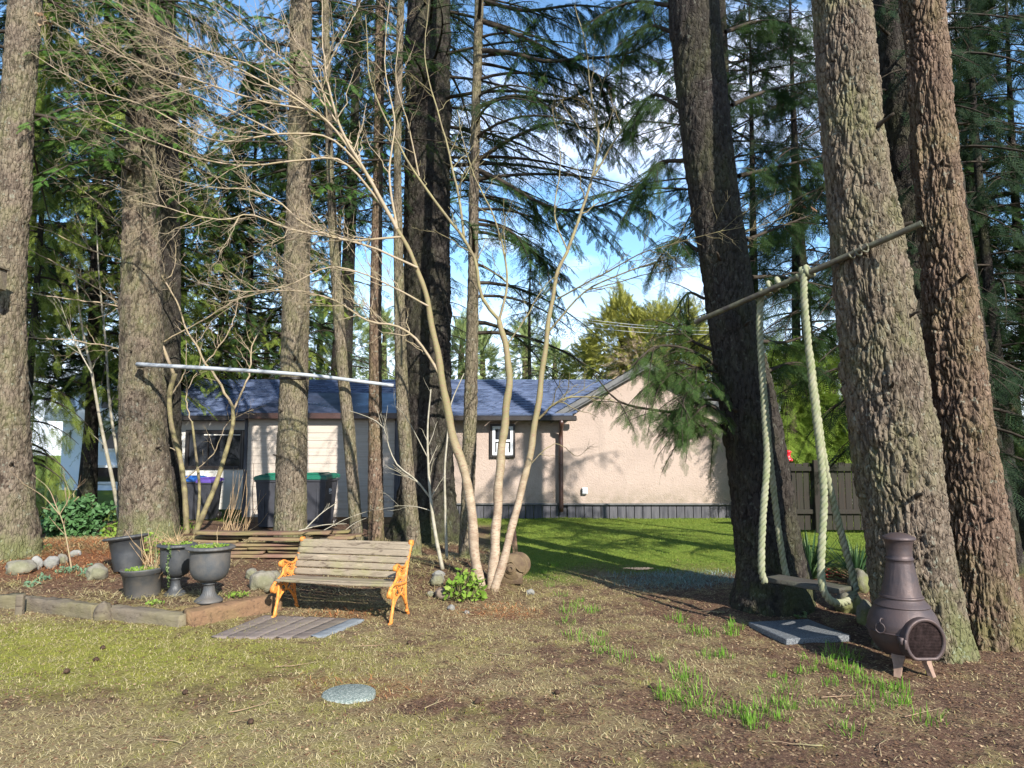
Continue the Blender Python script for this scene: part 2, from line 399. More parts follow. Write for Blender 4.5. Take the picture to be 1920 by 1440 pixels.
sepc = n.nodes.new('ShaderNodeSeparateColor'); n.L(chip, sepc.inputs[0]); cv = sepc.outputs[0]
soil = n.mix((.062,.034,.024), (.150,.088,.058), n.ramp(fine, [(.38, 0.), (.62, 1.)]))
soil = n.mix(soil, (.26,.18,.105), n.ramp(cv, [(.80, 0.), (.92, .8)]))
soil = n.mix(soil, (.022,.015,.011), n.ramp(midn, [(.34, .75), (.5, 0.)]))
def grassy(c1, c2, c3): return n.mix(n.mix(c1, c2, n.ramp(fine, [(.4, 0.), (.6, 1.)])), c3, n.ramp(midn, [(.4, 0.), (.7, .8)]))
soil = n.mix(soil, grassy((.13,.095,.052), (.31,.24,.13), (.20,.16,.075)), n.math('MULTIPLY', A(3), n.ramp(midn, [(.3, .3), (.5, 1.)])))
soil = n.mix(soil, grassy((.12,.13,.02), (.26,.25,.05), (.19,.20,.035)), n.math('MULTIPLY', A(2), n.ramp(midn, [(.28, .3), (.5, 1.)])))
soil = n.mix(soil, grassy((.06,.11,.015), (.15,.22,.03), (.17,.19,.035)), A(1))
soil = n.mix(soil, (.23,.085,.035), n.math('MULTIPLY', A(4), n.ramp(fine, [(.4, .2), (.65, .95)])))
soil = n.mix(soil, (.17,.20,.21), n.math('MULTIPLY', A(5), n.ramp(fine, [(.48, 0.), (.66, .8)])))
n.col(soil); n.bump(n.math('ADD', fine, n.math('MULTIPLY', cv, .4)), .012, 1)
ground = mb.build('ground', n.m); tag(ground, kind='structure')
for k, q in enumerate(names):
    a = ground.data.attributes.new(q, 'FLOAT', 'POINT'); a.data.foreach_set('value', me_attr[k].astype(np.float32))

# ---- blades, straw, litter (uncountable ground cover)
PAV = G(654,1305); _q = [G(1396,1166), G(1498,1218), G(1578,1205), G(1520,1168)]; _c = sum(_q)/4; _u = nrm(_q[1]-_q[0]); SLB = (_c[0], _c[1], _u[0], _u[1])
def scatter(name, label, cat, mat, Nn, xr, yr, dens, hgt, wid, lean, lift=.0, seg=2, bias=1.0, jit=.4):
    y = yr[0]+(yr[1]-yr[0])*rs.rand(Nn)**bias; x = xr[0]+(xr[1]-xr[0])*rs.rand(Nn)
    lim = .80*y+.5; m = (np.abs(x) < lim); x, y = x[m], y[m]
    d = dens(x, y)*(np.hypot(x-PAV[0], y-PAV[1]) > .185)*(np.abs((x-SLB[0])*SLB[2]+(y-SLB[1])*SLB[3])+np.abs(0*x) > -1); u1 = (x-SLB[0])*SLB[2]+(y-SLB[1])*SLB[3]; u2 = -(x-SLB[0])*SLB[3]+(y-SLB[1])*SLB[2]; d = d*~((np.abs(u1) < .32) & (np.abs(u2) < .32)); m = rs.rand(len(x)) < d; x, y = x[m], y[m]; q = len(x)
    z = H(x, y)-.004+lift*rs.rand(q)
    a = rs.rand(q)*6.283; h = hgt*(1-jit+2*jit*rs.rand(q)); wd = wid*(.6+.8*rs.rand(q))*(1+.06*y)
    ln = lean[0]+(lean[1]-lean[0])*rs.rand(q)
    d3 = np.stack([np.cos(a)*np.sin(ln), np.sin(a)*np.sin(ln), np.cos(ln)], 1); sd = np.stack([-np.sin(a), np.cos(a), 0*a], 1)*wd[:,None]
    b = np.stack([x, y, z], 1); mid = b+d3*h[:,None]*.55
    ln2 = np.minimum(ln+.5, 1.5); d4 = np.stack([np.cos(a)*np.sin(ln2), np.sin(a)*np.sin(ln2), np.cos(ln2)], 1)
    tip = mid+d4*h[:,None]*.5
    v = np.stack([b-sd/2, b+sd/2, mid+sd*.4, mid-sd*.4, tip], 1).reshape(-1,3)
    o = np.arange(q)[:,None]*5
    mb = MB(); mb.add(v, [np.concatenate([o, o+1, o+2, o+3], 1), np.concatenate([o+3, o+2, o+4], 1)])
    ob = mb.build(name, mat, None, False); tag(ob, label, cat, None, 'stuff'); return ob
mg_straw = mat_leaf('dry_straw', (.36,.29,.155), (.27,.23,.09), .15, .7, (.50,.42,.25))
mg_green = mat_leaf('lawn_blade', (.10,.17,.025), (.17,.21,.035), .3, .6, (.26,.30,.07))
mg_moss = mat_leaf('moss_blade', (.22,.24,.035), (.30,.28,.06), .3, .6, (.33,.31,.10))
mg_lit = mat_leaf('dead_leaf', (.16,.09,.05), (.10,.058,.034), .1, .7, (.46,.33,.20))
mg_red = mat_leaf('red_needles', (.30,.12,.045), (.22,.085,.035), .1, .7, (.46,.26,.12))
Z_ = lambda k: (lambda x, y: zones(x, y)[k])
scatter('dry_grass', 'sparse straw coloured winter grass over the yard in front of the bench', 'grass', mg_straw, 260000, (-6.5,5), (3.4,9.6), lambda x, y: np.clip(zones(x,y)[3]*.75+.05, 0, 1), .042, .0030, (.95,1.52), .008)
scatter('mossy_turf', 'short yellow green mossy turf at the left of the yard', 'grass', mg_moss, 170000, (-6.5,5), (3.4,9), lambda x, y: np.clip(zones(x,y)[2]*.9, 0, 1), .028, .0026, (.2,1.3))
scatter('lawn', 'green lawn strip in front of the beige house wall', 'grass', mg_green, 170000, (-2,13), (8.5,18), lambda x, y: zones(x,y)[1]*.9, .035, .0035, (.2,1.2))
scatter('leaf_litter', 'brown leaf and chip litter on the bare soil', 'litter', mg_lit, 150000, (-7,6), (3.4,12), lambda x, y: np.clip(1-zones(x,y)[1]-zones(x,y)[2]*.6-zones(x,y)[3]*.45, 0, 1)*.7, .018, .011, (1.1,1.5), .012)
scatter('red_needle_litter', 'orange red fallen needles on the mound and beside the round paver', 'litter', mg_red, 150000, (-9,3), (4.2,12.5), lambda x, y: np.clip(zones(x,y)[4]*1.1-.15, 0, 1)*(.25+.75*(y > 7.2)), .07, .0035, (.8,1.5), .045)
scatter('dry_stalk_litter', 'tangle of tan dead stalks and needles over the raised bed', 'litter', mg_straw, 70000, (-9,1.2), (7,12.5), lambda x, y: zones(x,y)[0]*np.clip(.25+1.6*(fbm(x*1.6,y*1.6,0,3,61)-.45)*2, 0, 1), .13, .0035, (1.1,1.52), .03)
mg_frost = mat_leaf('pale_grass', (.17,.22,.19), (.13,.19,.13), .2, .5, (.32,.38,.36))
scatter('pale_grass_patch', 'pale silvery rough grass patch in the shade left of the swing tree', 'grass', mg_frost, 60000, (.2,4), (8,10.6), lambda x, y: np.clip(zones(x,y)[5]*.8-.12, 0, 1), .06, .0035, (.3,1.4))

# ---- bright green grass tufts on the bare right side: one object each
def tuft_mesh(seed, nb, h, spread, wd=.004, lean=.5):
    r = np.random.RandomState(seed); a = r.rand(nb)*6.283; q = r.rand(nb)**.5*spread
    b = np.stack([np.cos(a)*q, np.sin(a)*q, np.zeros(nb)-.01], 1); a2 = a+r.randn(nb)*.8; ln = lean*r.rand(nb)
    hh = h*(.5+.7*r.rand(nb)); ww = wd*(.7+.6*r.rand(nb))
    out = []
    sd = np.stack([-np.sin(a2), np.cos(a2), 0*a], 1)*ww[:,None]/2
    p = b.copy(); rows = [p-sd, p+sd]
    for k, (t, wk) in enumerate(((.4,.95),(.75,.7))):
        l2 = ln*(1+k); p = p+np.stack([np.cos(a2)*np.sin(l2), np.sin(a2)*np.sin(l2), np.cos(l2)], 1)*hh[:,None]*.38
        rows += [p-sd*wk, p+sd*wk]
    l2 = ln*3; p = p+np.stack([np.cos(a2)*np.sin(l2), np.sin(a2)*np.sin(l2), np.cos(l2)], 1)*hh[:,None]*.3; rows.append(p)
    v = np.stack(rows, 1).reshape(-1,3); o = np.arange(nb)[:,None]*7
    return v, [np.concatenate([o,o+1,o+3,o+2],1), np.concatenate([o+2,o+3,o+5,o+4],1), np.concatenate([o+4,o+5,o+6],1)]
mg_tuft = mat_leaf('fresh_grass', (.10,.23,.025), (.15,.27,.03), .35, .45, (.28,.38,.09))
TUFTS = [(1018,1075),(1040,1062),(1030,1100),(1052,1118),(1072,1135),(1090,1128),(1110,1148),(1068,1150),(1085,1140),(1062,1170),(1128,1192),(1122,1208),(1130,1222),(1078,1196),(1170,1235),
 (1235,1240),(1268,1165),(1285,1178),(1310,1188),(1325,1192),(1370,1190),(1378,1178),(1322,1232),(1285,1262),(1298,1282),(1275,1275),(1360,1232),(1250,1300),(1262,1310),(1282,1320),(1240,1310),(1300,1325),(1330,1340),(1350,1345),
 (1312,1310),(1405,1350),(1418,1362),(1462,1320),(1475,1325),(1460,1305),(1485,1330),(1465,1350),(1525,1322),(1570,1330),(1645,1318),(1690,1320),(1692,1298),(1668,1295),(1660,1285),(1602,1285),(1610,1265),(1585,1260),(1620,1278),(1560,1250),(1540,1245),(1525,1258),(1505,1262),(1590,1238),(1575,1228),(1480,1285),(1450,1270),(1555,1285),(1595,1375),(1740,1352),(1625,1330),(1430,1335),(1380,1335)]
protos = []
for k in range(5):
    v, f = tuft_mesh(40+k, 34, .075, .045+.012*k, .004, .45); m_ = MB(); m_.add(v, f); protos.append(m_)
po = []
for k, (px, py) in enumerate(TUFTS):
    g = G(px, py); q = k % 5
    if k < 5:
        o = protos[q].build('grass_tuft', mg_tuft, None, False, (0,0,0)); o.location = g.tolist(); po.append(o)
    else:
        o = po[q].copy(); COL.objects.link(o); o.location = g.tolist(); o.rotation_euler = (0,0,rs.rand()*6.28); s = .7+.8*rs.rand(); o.scale = (s*1.25, s*1.1, s)
    where = 'beside the rusty gear wheel' if px < 1120 and py < 1160 else ('along the bare path' if px < 1200 else ('in front of the square slab' if py < 1300 and px < 1640 else ('near the chimenea feet' if px > 1640 else 'on the bare soil in the foreground')))
    tag(o, 'small bright green grass tuft '+where, 'grass tuft', 'bright green grass tufts on the bare soil')

# ---- stepping stones
n = N('exposed_aggregate', .8, .3); vv = n.vor(110, None, 'F1', 'Color'); sc_ = n.nodes.new('ShaderNodeSeparateColor'); n.L(vv, sc_.inputs[0])
c = n.ramp(sc_.outputs[0], [(0., (.06,.07,.07)), (.4, (.12,.14,.125)), (.7, (.20,.22,.20)), (1., (.34,.34,.31))]); n.col(n.mix(c, (.20,.25,.22), .35))
n.bump(n.vor(110), .006, 1); m_agg = n.m
c0 = G(654, 1305); mb = MB(); lathe(mb, [(0.0,.035),(.165,.035),(.178,.028),(.18,-.03)], (c0[0], c0[1], c0[2]-.008), 64)
single(mb, 'round_paver', m_agg, c0, 'round pebbled grey stepping stone set flush in the straw coloured grass', 'paver')
ps = [G(1396,1166), G(1498,1218), G(1578,1205), G(1520,1168)]
cc = sum(ps)/4; mb = MB(); u = nrm(ps[1]-ps[0]); ang = math.atan2(u[1], u[0]); L1 = np.linalg.norm(ps[1]-ps[0])
box(mb, (cc[0], cc[1], cc[2]+.018), (.62, .62, .055), rotz(math.atan2(u[1], u[0])), .006)
n = N('wet_concrete', .55, .4); f = n.noise(120, 4); n.col(n.mix((.055,.06,.068), (.19,.20,.205), n.ramp(f, [(.42, 0.), (.62, 1.)]))); n.bump(f, .003)
single(mb, 'square_paver', n.m, cc, 'thick square grey concrete slab lying on the soil left of the chimenea', 'paver', smooth=False)
# ============================================================ main house
YH = 17.6
def ZP(py, Y): return P(960, py, Y)[2]
def XP(px, py, Y): return P(px, py, Y)[0]
n = N('stucco', .9, .2); f = n.noise(26, 5, None, .6, .8); b = n.noise(.9, 4); fl = n.noise(170, 3)
n.col(n.mix(n.mix((.345,.272,.228), (.385,.305,.255), n.ramp(b, [(.35, 0.), (.65, 1.)])), (.29,.225,.195), n.ramp(f, [(.58, 0.), (.72, .5)])))
n.bump(n.math('ADD', f, n.math('MULTIPLY', fl, .3)), .03, .8); m_stucco = n.m
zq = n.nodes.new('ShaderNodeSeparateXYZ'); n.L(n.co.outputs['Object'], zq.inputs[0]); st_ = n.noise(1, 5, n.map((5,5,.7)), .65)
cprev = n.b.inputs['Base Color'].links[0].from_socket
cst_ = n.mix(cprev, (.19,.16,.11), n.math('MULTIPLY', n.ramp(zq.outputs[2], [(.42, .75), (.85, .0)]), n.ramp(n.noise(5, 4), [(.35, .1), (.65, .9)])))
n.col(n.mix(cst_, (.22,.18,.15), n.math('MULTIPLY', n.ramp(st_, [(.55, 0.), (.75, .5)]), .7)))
n = N('siding', .6, .35); f = n.noise(3, 4, n.map((.4,1,8))); n.col(n.mix((.42,.36,.305), (.35,.305,.255), n.ramp(f, [(.4, 0.), (.65, 1.)]))); m_siding = n.m
n = N('pale_siding', .6, .35); f = n.noise(3, 4); n.col(n.mix((.58,.55,.50), (.50,.48,.43), n.ramp(f, [(.4, 0.), (.65, 1.)]))); m_siding2 = n.m
n = N('shingle', .42, .6); br = n.nodes.new('ShaderNodeTexBrick'); n.L(n.map((1,1,1)), br.inputs['Vector'])
pat = n.vor(3, n.map((1.4,3.1,3.1), 'Object'), 'F1', 'Color'); f = n.noise(60, 3); s_ = n.nodes.new('ShaderNodeSeparateColor'); n.L(pat, s_.inputs[0])
cc_ = n.mix((.05,.07,.125), (.12,.155,.25), s_.outputs[0]); cc_ = n.mix(cc_, (.19,.21,.28), n.ramp(f, [(.55, 0.), (.75, .7)])); n.col(cc_); n.bump(f, .006); m_shingle = n.m
m_mem = mat_plain('roof_membrane', (.045,.055,.095), .35, .6, .2, 2)
m_dk = mat_plain('dark_trim', (.022,.017,.015), .4, .5, .2, 5)
m_fascia = mat_plain('grey_fascia', (.11,.11,.11), .5, .4, .25, 4)
m_pipe = mat_plain('brown_gutter', (.05,.022,.016), .35, .6, .2, 4)
n = N('skirting', .6, .3); f = n.noise(2, 4, n.map((6,6,.8))); n.col(n.mix((.035,.035,.042), (.085,.082,.09), n.ramp(f, [(.35, 0.), (.65, 1.)]))); m_skirt = n.m
m_white = mat_plain('white_frame', (.58,.59,.60), .4, .4, .06)
n = N('window_glass', .05, .35); n.b.inputs['Roughness'].default_value = .04; n.b.inputs['Base Color'].default_value = (.012,.014,.018,1); m_glass = n.m

def courses(mb, corners, nrow, lip, jit=.0, seg=1):
    """overlapping board / shingle rows on the quad a(bottom left) b(bottom right) c(top right) d(top left)"""
    a, b, c, d = [np.asarray(q, float) for q in corners]; nn = nrm(np.cross(b-a, d-a))
    for k in range(nrow):
        t0, t1 = k/nrow, (k+1)/nrow
        lo0, lo1 = a+(d-a)*t0, b+(c-b)*t0; hi0, hi1 = a+(d-a)*t1, b+(c-b)*t1
        xs = np.linspace(0, 1, seg+1)
        for q in range(seg):
            off = lip*(1+jit*(random.random()-.5))
            l0 = lo0+(lo1-lo0)*xs[q]; l1 = lo0+(lo1-lo0)*xs[q+1]; h0 = hi0+(hi1-hi0)*xs[q]; h1 = hi0+(hi1-hi0)*xs[q+1]
            v = [l0+nn*off, l1+nn*off, h1+nn*lip*.15, h0+nn*lip*.15, l0, l1]
            mb.add(v, np.array([[0,1,2,3],[4,5,1,0]]))
zg = 0.12
zsk = ZP(944, YH); zev = ZP(781, YH); zrg = ZP(712, 19.8); zpk = ZP(692, YH)
xg0, xg1 = XP(1053, 900, YH), XP(1369, 900, YH); xc = (xg0+xg1)/2
xl = XP(314, 900, YH); xsh0, xsh1 = XP(460, 900, 16), XP(742, 900, 16)
house = empty('mobile_home', (xc, YH, 0), 'long beige single storey home with a blue grey shingle roof and a stuccoed gable end', 'house')
D = 5.6
mb = MB()
# stucco walls: long wall + gable
xw1 = XP(742, 900, YH)-.5
mb.add([(xw1,YH+.02,zsk),(xg0,YH+.02,zsk),(xg0,YH+.02,zev+.1),(xw1,YH+.02,zev+.1)], np.array([[0,1,2,3]]))
box(mb, ((xw1+xg0)/2, YH+.12, (zsk+zev)/2), (xg0-xw1, .18, zev-zsk))
g = [(xg0,YH-.05,zsk),(xg1,YH-.05,zsk),(xg1,YH-.05,zev),(xc,YH-.05,zpk),(xg0,YH-.05,zev)]; g2 = [(x,YH+D,z) for x,_,z in g]
mb.add(g+g2, [np.array([[0,1,2,3,4],[9,8,7,6,5]]), np.array([[0,5,6,1],[1,6,7,2],[4,9,5,0]])])
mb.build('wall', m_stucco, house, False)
mb = MB(); courses(mb, [(xl,YH,zg+.1),(xsh0+.3,YH,zg+.1),(xsh0+.3,YH,zev),(xl,YH,zev)], 15, .012); mb.build('side_wall', m_siding2, house, False)
# roof of the long part
yr, ye = 19.8, YH-.38; ze = ZP(779, ye)
mb = MB(); courses(mb, [(xl-.3,ye,ze),(xg0+.25,ye,ze),(xg0+2.1,yr,zrg),(xl-.3,yr,zrg)], 15, .040, .5, 90)
mb.add([(xl-.3,yr,zrg),(xg0+2.1,yr,zrg),(xg0+2.1,yr+2.6,ze),(xl-.3,yr+2.6,ze)], np.array([[0,1,2,3]]))
sl0 = (zpk+.16); o = .22
for sgn in (-1, 1):
    xe = xc+sgn*((xg1-xc)+.28); zee = zpk+.17-(zpk-zev)/(xg1-xc)*((xg1-xc)+.28)
    cs = [(xe,YH+D+.3,zee),(xe,YH-.3,zee),(xc,YH-.3,sl0),(xc,YH+D+.3,sl0)] if sgn < 0 else [(xe,YH-.3,zee),(xe,YH+D+.3,zee),(xc,YH+D+.3,sl0),(xc,YH-.3,sl0)]
    courses(mb, cs, 14, .02, .6, 30)
roof = mb.build('roof', m_shingle, house, False)
mb = MB()                                            # barge boards of the gable
for sgn in (-1, 1):
    xe = xc+sgn*((xg1-xc)+.28); zee = zpk+.17-(zpk-zev)/(xg1-xc)*((xg1-xc)+.28)
    for (dz, th, yy) in ((-.07,.13,YH-.30),(-.16,.06,YH-.24)):
        v0 = np.array((xe, yy, zee+dz)); v1 = np.array((xc, yy, sl0+dz)); 
        mb.add([v0-(0,0,th/2),v1-(0,0,th/2),v1+(0,0,th/2),v0+(0,0,th/2), v0+(0,.3,-th/2), v1+(0,.3,-th/2)], np.array([[0,1,2,3],[4,5,1,0]]))
mb.build('barge_board', m_fascia, roof, False)
mb = MB(); box(mb, ((xl+xg0)/2, ye+.02, ze-.07), (xg0-xl+.7, .1, .13), None, .02); mb.build('gutter', m_dk, roof, False)
mb = MB(); zz = ze-.1; xd = xg0-.02
tube(mb, spline([(xd,ye+.02,zz),(xd,ye+.04,zz-.12),(xd,YH-.12,zz-.32),(xd,YH-.12,zz-.6),(xd,YH-.12,zg+.05)], 24), .055, 8); mb.build('downpipe', m_pipe, house)
# skirting
mb = MB(); x = xw1
while x < xg1-.01:
    wdt = min(.205, xg1-x); yy = YH+.03 if x < xg0 else YH-.02
    box(mb, (x+wdt/2, yy, (zg-.2+zsk-.03)/2), (wdt-.014, .05, zsk-.03-zg+.2), None, .006); x += wdt
mb.build('skirting', m_skirt, house, False)
mb = MB(); box(mb, ((xw1+xg0)/2, YH, zsk-.012), (xg0-xw1, .1, .035), None, .005); box(mb, ((xg0+xg1)/2+.01, YH-.06, zsk-.012), (xg1-xg0+.06, .1, .04), None, .005)
mb.build('skirting_cap', m_fascia, house, False)
# little vent
vx, vz = XP(1096,920,YH-.05), ZP(920,YH-.05)
mb = MB(); box(mb, (vx, YH-.1, vz), (.13,.08,.16), None, .01)
for k in range(3): box(mb, (vx, YH-.15, vz-.04+.04*k), (.1,.02,.02))
mb.build('vent', m_white, house, False)
# thin black strap on the wall corner
mb = MB(); tube(mb, spline([(xg1+.02,YH-.02,zev+.1),(xg1+.02,YH-.02,1.5),(xg1+.03,YH-.03,zg+.35),(xg1+.12,YH-.1,zg+.1),(xg1+.3,YH-.1,zg+.08)], 20), .022, 6); mb.build('drain_hose', m_dk, house)
def window(px0, py0, px1, py1, Y, frame, trim, fw=.05, parent=house, mull=None):
    a = P(px0, py1, Y); b = P(px1, py0, Y); cx, cz = (a[0]+b[0])/2, (a[2]+b[2])/2; W, Hh = b[0]-a[0], b[2]-a[2]
    t = .055
    mt = MB()
    for s in (-1, 1):
        box(mt, (cx+s*(W/2-t/2), Y-.02, cz), (t, .08, Hh), None, .006); box(mt, (cx, Y-.02, cz+s*(Hh/2-t/2)), (W-2*t, .078, t), None, .006)
    win = mt.build('window', trim, parent, False)
    mt = MB(); wi, hi = W-2*t, Hh-2*t
    for s in (-1, 1):
        box(mt, (cx+s*(wi/2-fw/2), Y-.03, cz), (fw, .06, hi-.004), None, .005); box(mt, (cx, Y-.03, cz+s*(hi/2-fw/2)), (wi-2*fw, .058, fw), None, .005)
    if mull == 'h': box(mt, (cx, Y-.032, cz), (wi-2*fw, .05, fw*.8), None, .004)
    if mull == 'v': box(mt, (cx-wi*.12, Y-.032, cz), (fw*.8, .05, hi-2*fw), None, .004)
    mt.build('window_frame', frame, win, False)
    mt = MB(); box(mt, (cx, Y-.012, cz), (wi-fw, .02, hi-fw)); mt.build('pane', m_glass, win, False)
    return win, (cx, cz, wi, hi)
w1, (cx, cz, wi, hi) = window(919, 795, 966, 858, YH, m_white, m_dk, .07, house, 'h')
mb = MB(); box(mb, (cx, YH-.035, cz-hi*.24), (wi*.6, .012, hi*.32)); mb.build('blind', m_white, w1, False)
w2, q = window(347, 806, 459, 880, YH, m_dk, m_dk, .03, house, 'v')
mb = MB(); box(mb, (q[0]+.2, YH-.04, q[1]+q[3]*.42), (q[2]*.7, .03, .03), None, .004); mb.build('sill', m_siding2, w2, False)
# projecting shed part
ys = 16.0; zs = ZP(783, ys)
mb = MB(); courses(mb, [(xsh0,ys,.18),(xsh1,ys,.18),(xsh1,ys,zs),(xsh0,ys,zs)], 13, .014)
mb.add([(xsh0,ys,.18),(xsh0,YH+.1,.18),(xsh0,YH+.1,zs),(xsh0,ys,zs),(xsh1,ys,.18),(xsh1,YH+.1,.18),(xsh1,YH+.1,zs),(xsh1,ys,zs)], np.array([[3,2,1,0],[4,5,6,7]]))
mb.build('shed_wall', m_siding, house, False)
for cx_, cw_ in ((xsh1+.05,.16),(xsh0-.01,.07)): mb = MB(); box(mb, (cx_, ys-.01, (.18+zs)/2), (cw_,.05,zs-.18), None, .006); mb.build('corner_board', m_skirt, house, False)
zt = ZP(740, 17.5)
e0, e1 = xsh0-.18, xsh1+.25; yf = ys-.2
mb = MB(); mb.add([(e0,yf,zs+.09),(e1,yf,zs+.09),(e1,17.9,zt+.08),(e0+.75,17.9,zt+.08),(e0,yf,zs-.03),(e1,yf,zs-.03),(e0,17.9,zs+.05),(e1,17.9,zs+.05),(e0,17.9,zt-.4)],
   [np.array([[0,1,2,3],[4,5,1,0],[4,6,7,5],[5,7,2,1]]), np.array([[0,3,8]])])
mb.build('shed_roof', m_mem, roof, False)
mb = MB(); box(mb, ((e0+e1)/2, yf-.012, zs+.03), (e1-e0, .03, .13), None, .006); mb.build('fascia', m_pipe, roof, False)
m_rawwood = mat_wood('raw_plank', (.20,.12,.07), (.12,.07,.04), mossamt=.1)
mb = MB(); box(mb, ((xsh0+xsh1)/2, ys+.04, .09), (xsh1-xsh0-.1, .06, .22)); mb.build('base_board', m_rawwood, house, False)

# ============================================================ white neighbour house at the left
n = N('blue_white_siding', .6, .3); f = n.noise(2, 3); n.col(n.mix((.60,.67,.74), (.50,.58,.68), f)); m_bws = n.m
YN = 30.; nh = empty('neighbour_house', (XP(190,900,YN), YN, 0), 'pale blue white two storey house behind the trees at the far left', 'house')
a0, a1 = XP(112,900,YN), XP(345,900,YN); zb = 0.; zt2 = ZP(716, YN)
mb = MB(); courses(mb, [(a0,YN,zb),(a1,YN,zb),(a1,YN,zt2),(a0,YN,zt2)], 34, .02)
mb.add([(a0,YN,zt2),(a1,YN,zt2),((a0+a1)/2+.8,YN,ZP(668,YN))], np.array([[0,1,2]]))
box(mb, ((a0+a1)/2, YN+3.6, zt2/2), (a1-a0, 7, zt2-.02)); mb.build('wall', m_bws, nh, False)
mb = MB(); pk = ((a0+a1)/2+.8, ZP(664,YN))
for xe in (a0-.5, a1+.5):
    mb.add([(xe,YN-.5,zt2-.15),(pk[0],YN-.5,pk[1]),(pk[0],YN+7,pk[1]),(xe,YN+7,zt2-.15),(xe,YN-.5,zt2-.35),(pk[0],YN-.5,pk[1]-.2)], np.array([[0,1,2,3],[4,5,1,0]]))
mb.build('roof', m_fascia, nh, False)
for (q0,q1,q2,q3) in ((188,806,250,846),(178,872,250,908),(186,738,236,776),(120,806,133,850)):
    window(q0, q1, q2, q3, YN-.03, m_white, m_white, .05, nh)
mb = MB(); box(mb, (a0+2.2, YN-.6, ZP(788,YN)), (4.4, 1.2, .12), None, .02); box(mb, (a0+2.2, YN-1.2, ZP(780,YN)), (4.4,.06,.5), None, .01); mb.build('balcony', m_white, nh, False)

# ============================================================ fence and house at the right
m_fence = mat_wood('grey_fence', (.026,.022,.018), (.014,.012,.010), (.02,.024,.012), .5, 2)
YF = 14.6
def fence(pxa, pxb, label, Ya=YF, Yb=YF):
    a = P(pxa, 905, Ya); b = P(pxb, 905, Yb); root = empty('board_fence', (a[0], a[1], 0), label, 'fence'); root_o = np.array([a[0],a[1],0])
    dd = nrm(np.array([b[0]-a[0], b[1]-a[1], 0])); L = np.linalg.norm(b[:2]-a[:2]); R = rotz(math.atan2(dd[1], dd[0])); nn_ = np.array([dd[1], -dd[0], 0])
    zt_ = ZP(868, YF); mb = MB(); s = 0
    while s < L:
        hh = zt_+random.uniform(-.02,.02); c = root_o+dd*(s+.065)+[0,0,(hh+.05)/2]; box(mb, c, (.13,.02,hh-.05), R, .003); s += .142
    mb.build('board_panel', m_fence, root, False)
    for z_ in (zt_-.12, .42):
        mb = MB(); box(mb, root_o+dd*L/2+nn_*.045+[0,0,z_], (L,.05,.09), R, .006); mb.build('rail', m_fence, root, False)
    s = .5
    while s < L:
        mb = MB(); box(mb, root_o+dd*s+nn_*.09+[0,0,(zt_+.06)/2], (.09,.09,zt_+.06), R, .01); mb.build('post', m_fence, root, False); s += 2.4
fence(1480, 1700, 'dark weathered board fence seen behind the swing ropes')
fence(1830, 2150, 'dark weathered board fence right of the rightmost large trunk', 12.2, 9.8)
YR = 22.; rh = empty('garden_cottage', (XP(1640,850,YR), YR, 0), 'low house with a dark roof and white framed window behind the fence', 'house')
b0, b1 = XP(1588,850,YR), XP(1900,850,YR); zt3 = ZP(812, YR)
mb = MB(); box(mb, ((b0+b1)/2, YR+2.5, zt3/2), (b1-b0, 5, zt3)); mb.build('wall', m_siding2, rh, False)
mb = MB(); mb.add([(b0-.6,YR-.5,zt3+.02),(b1+.5,YR-.5,zt3+.02),(b1+.5,YR+2.5,zt3+1.2),(b0-.6,YR+2.5,zt3+1.2),(b0-.6,YR-.5,zt3-.15),(b1+.5,YR-.5,zt3-.15),(b0-.6,YR+5.5,zt3),(b1+.5,YR+5.5,zt3)], np.array([[0,1,2,3],[4,5,1,0],[3,2,7,6],[4,0,3,6]])); mb.build('roof', m_fascia, rh, False)
window(1592, 810, 1660, 874, YR-.02, m_white, m_white, .06, rh)
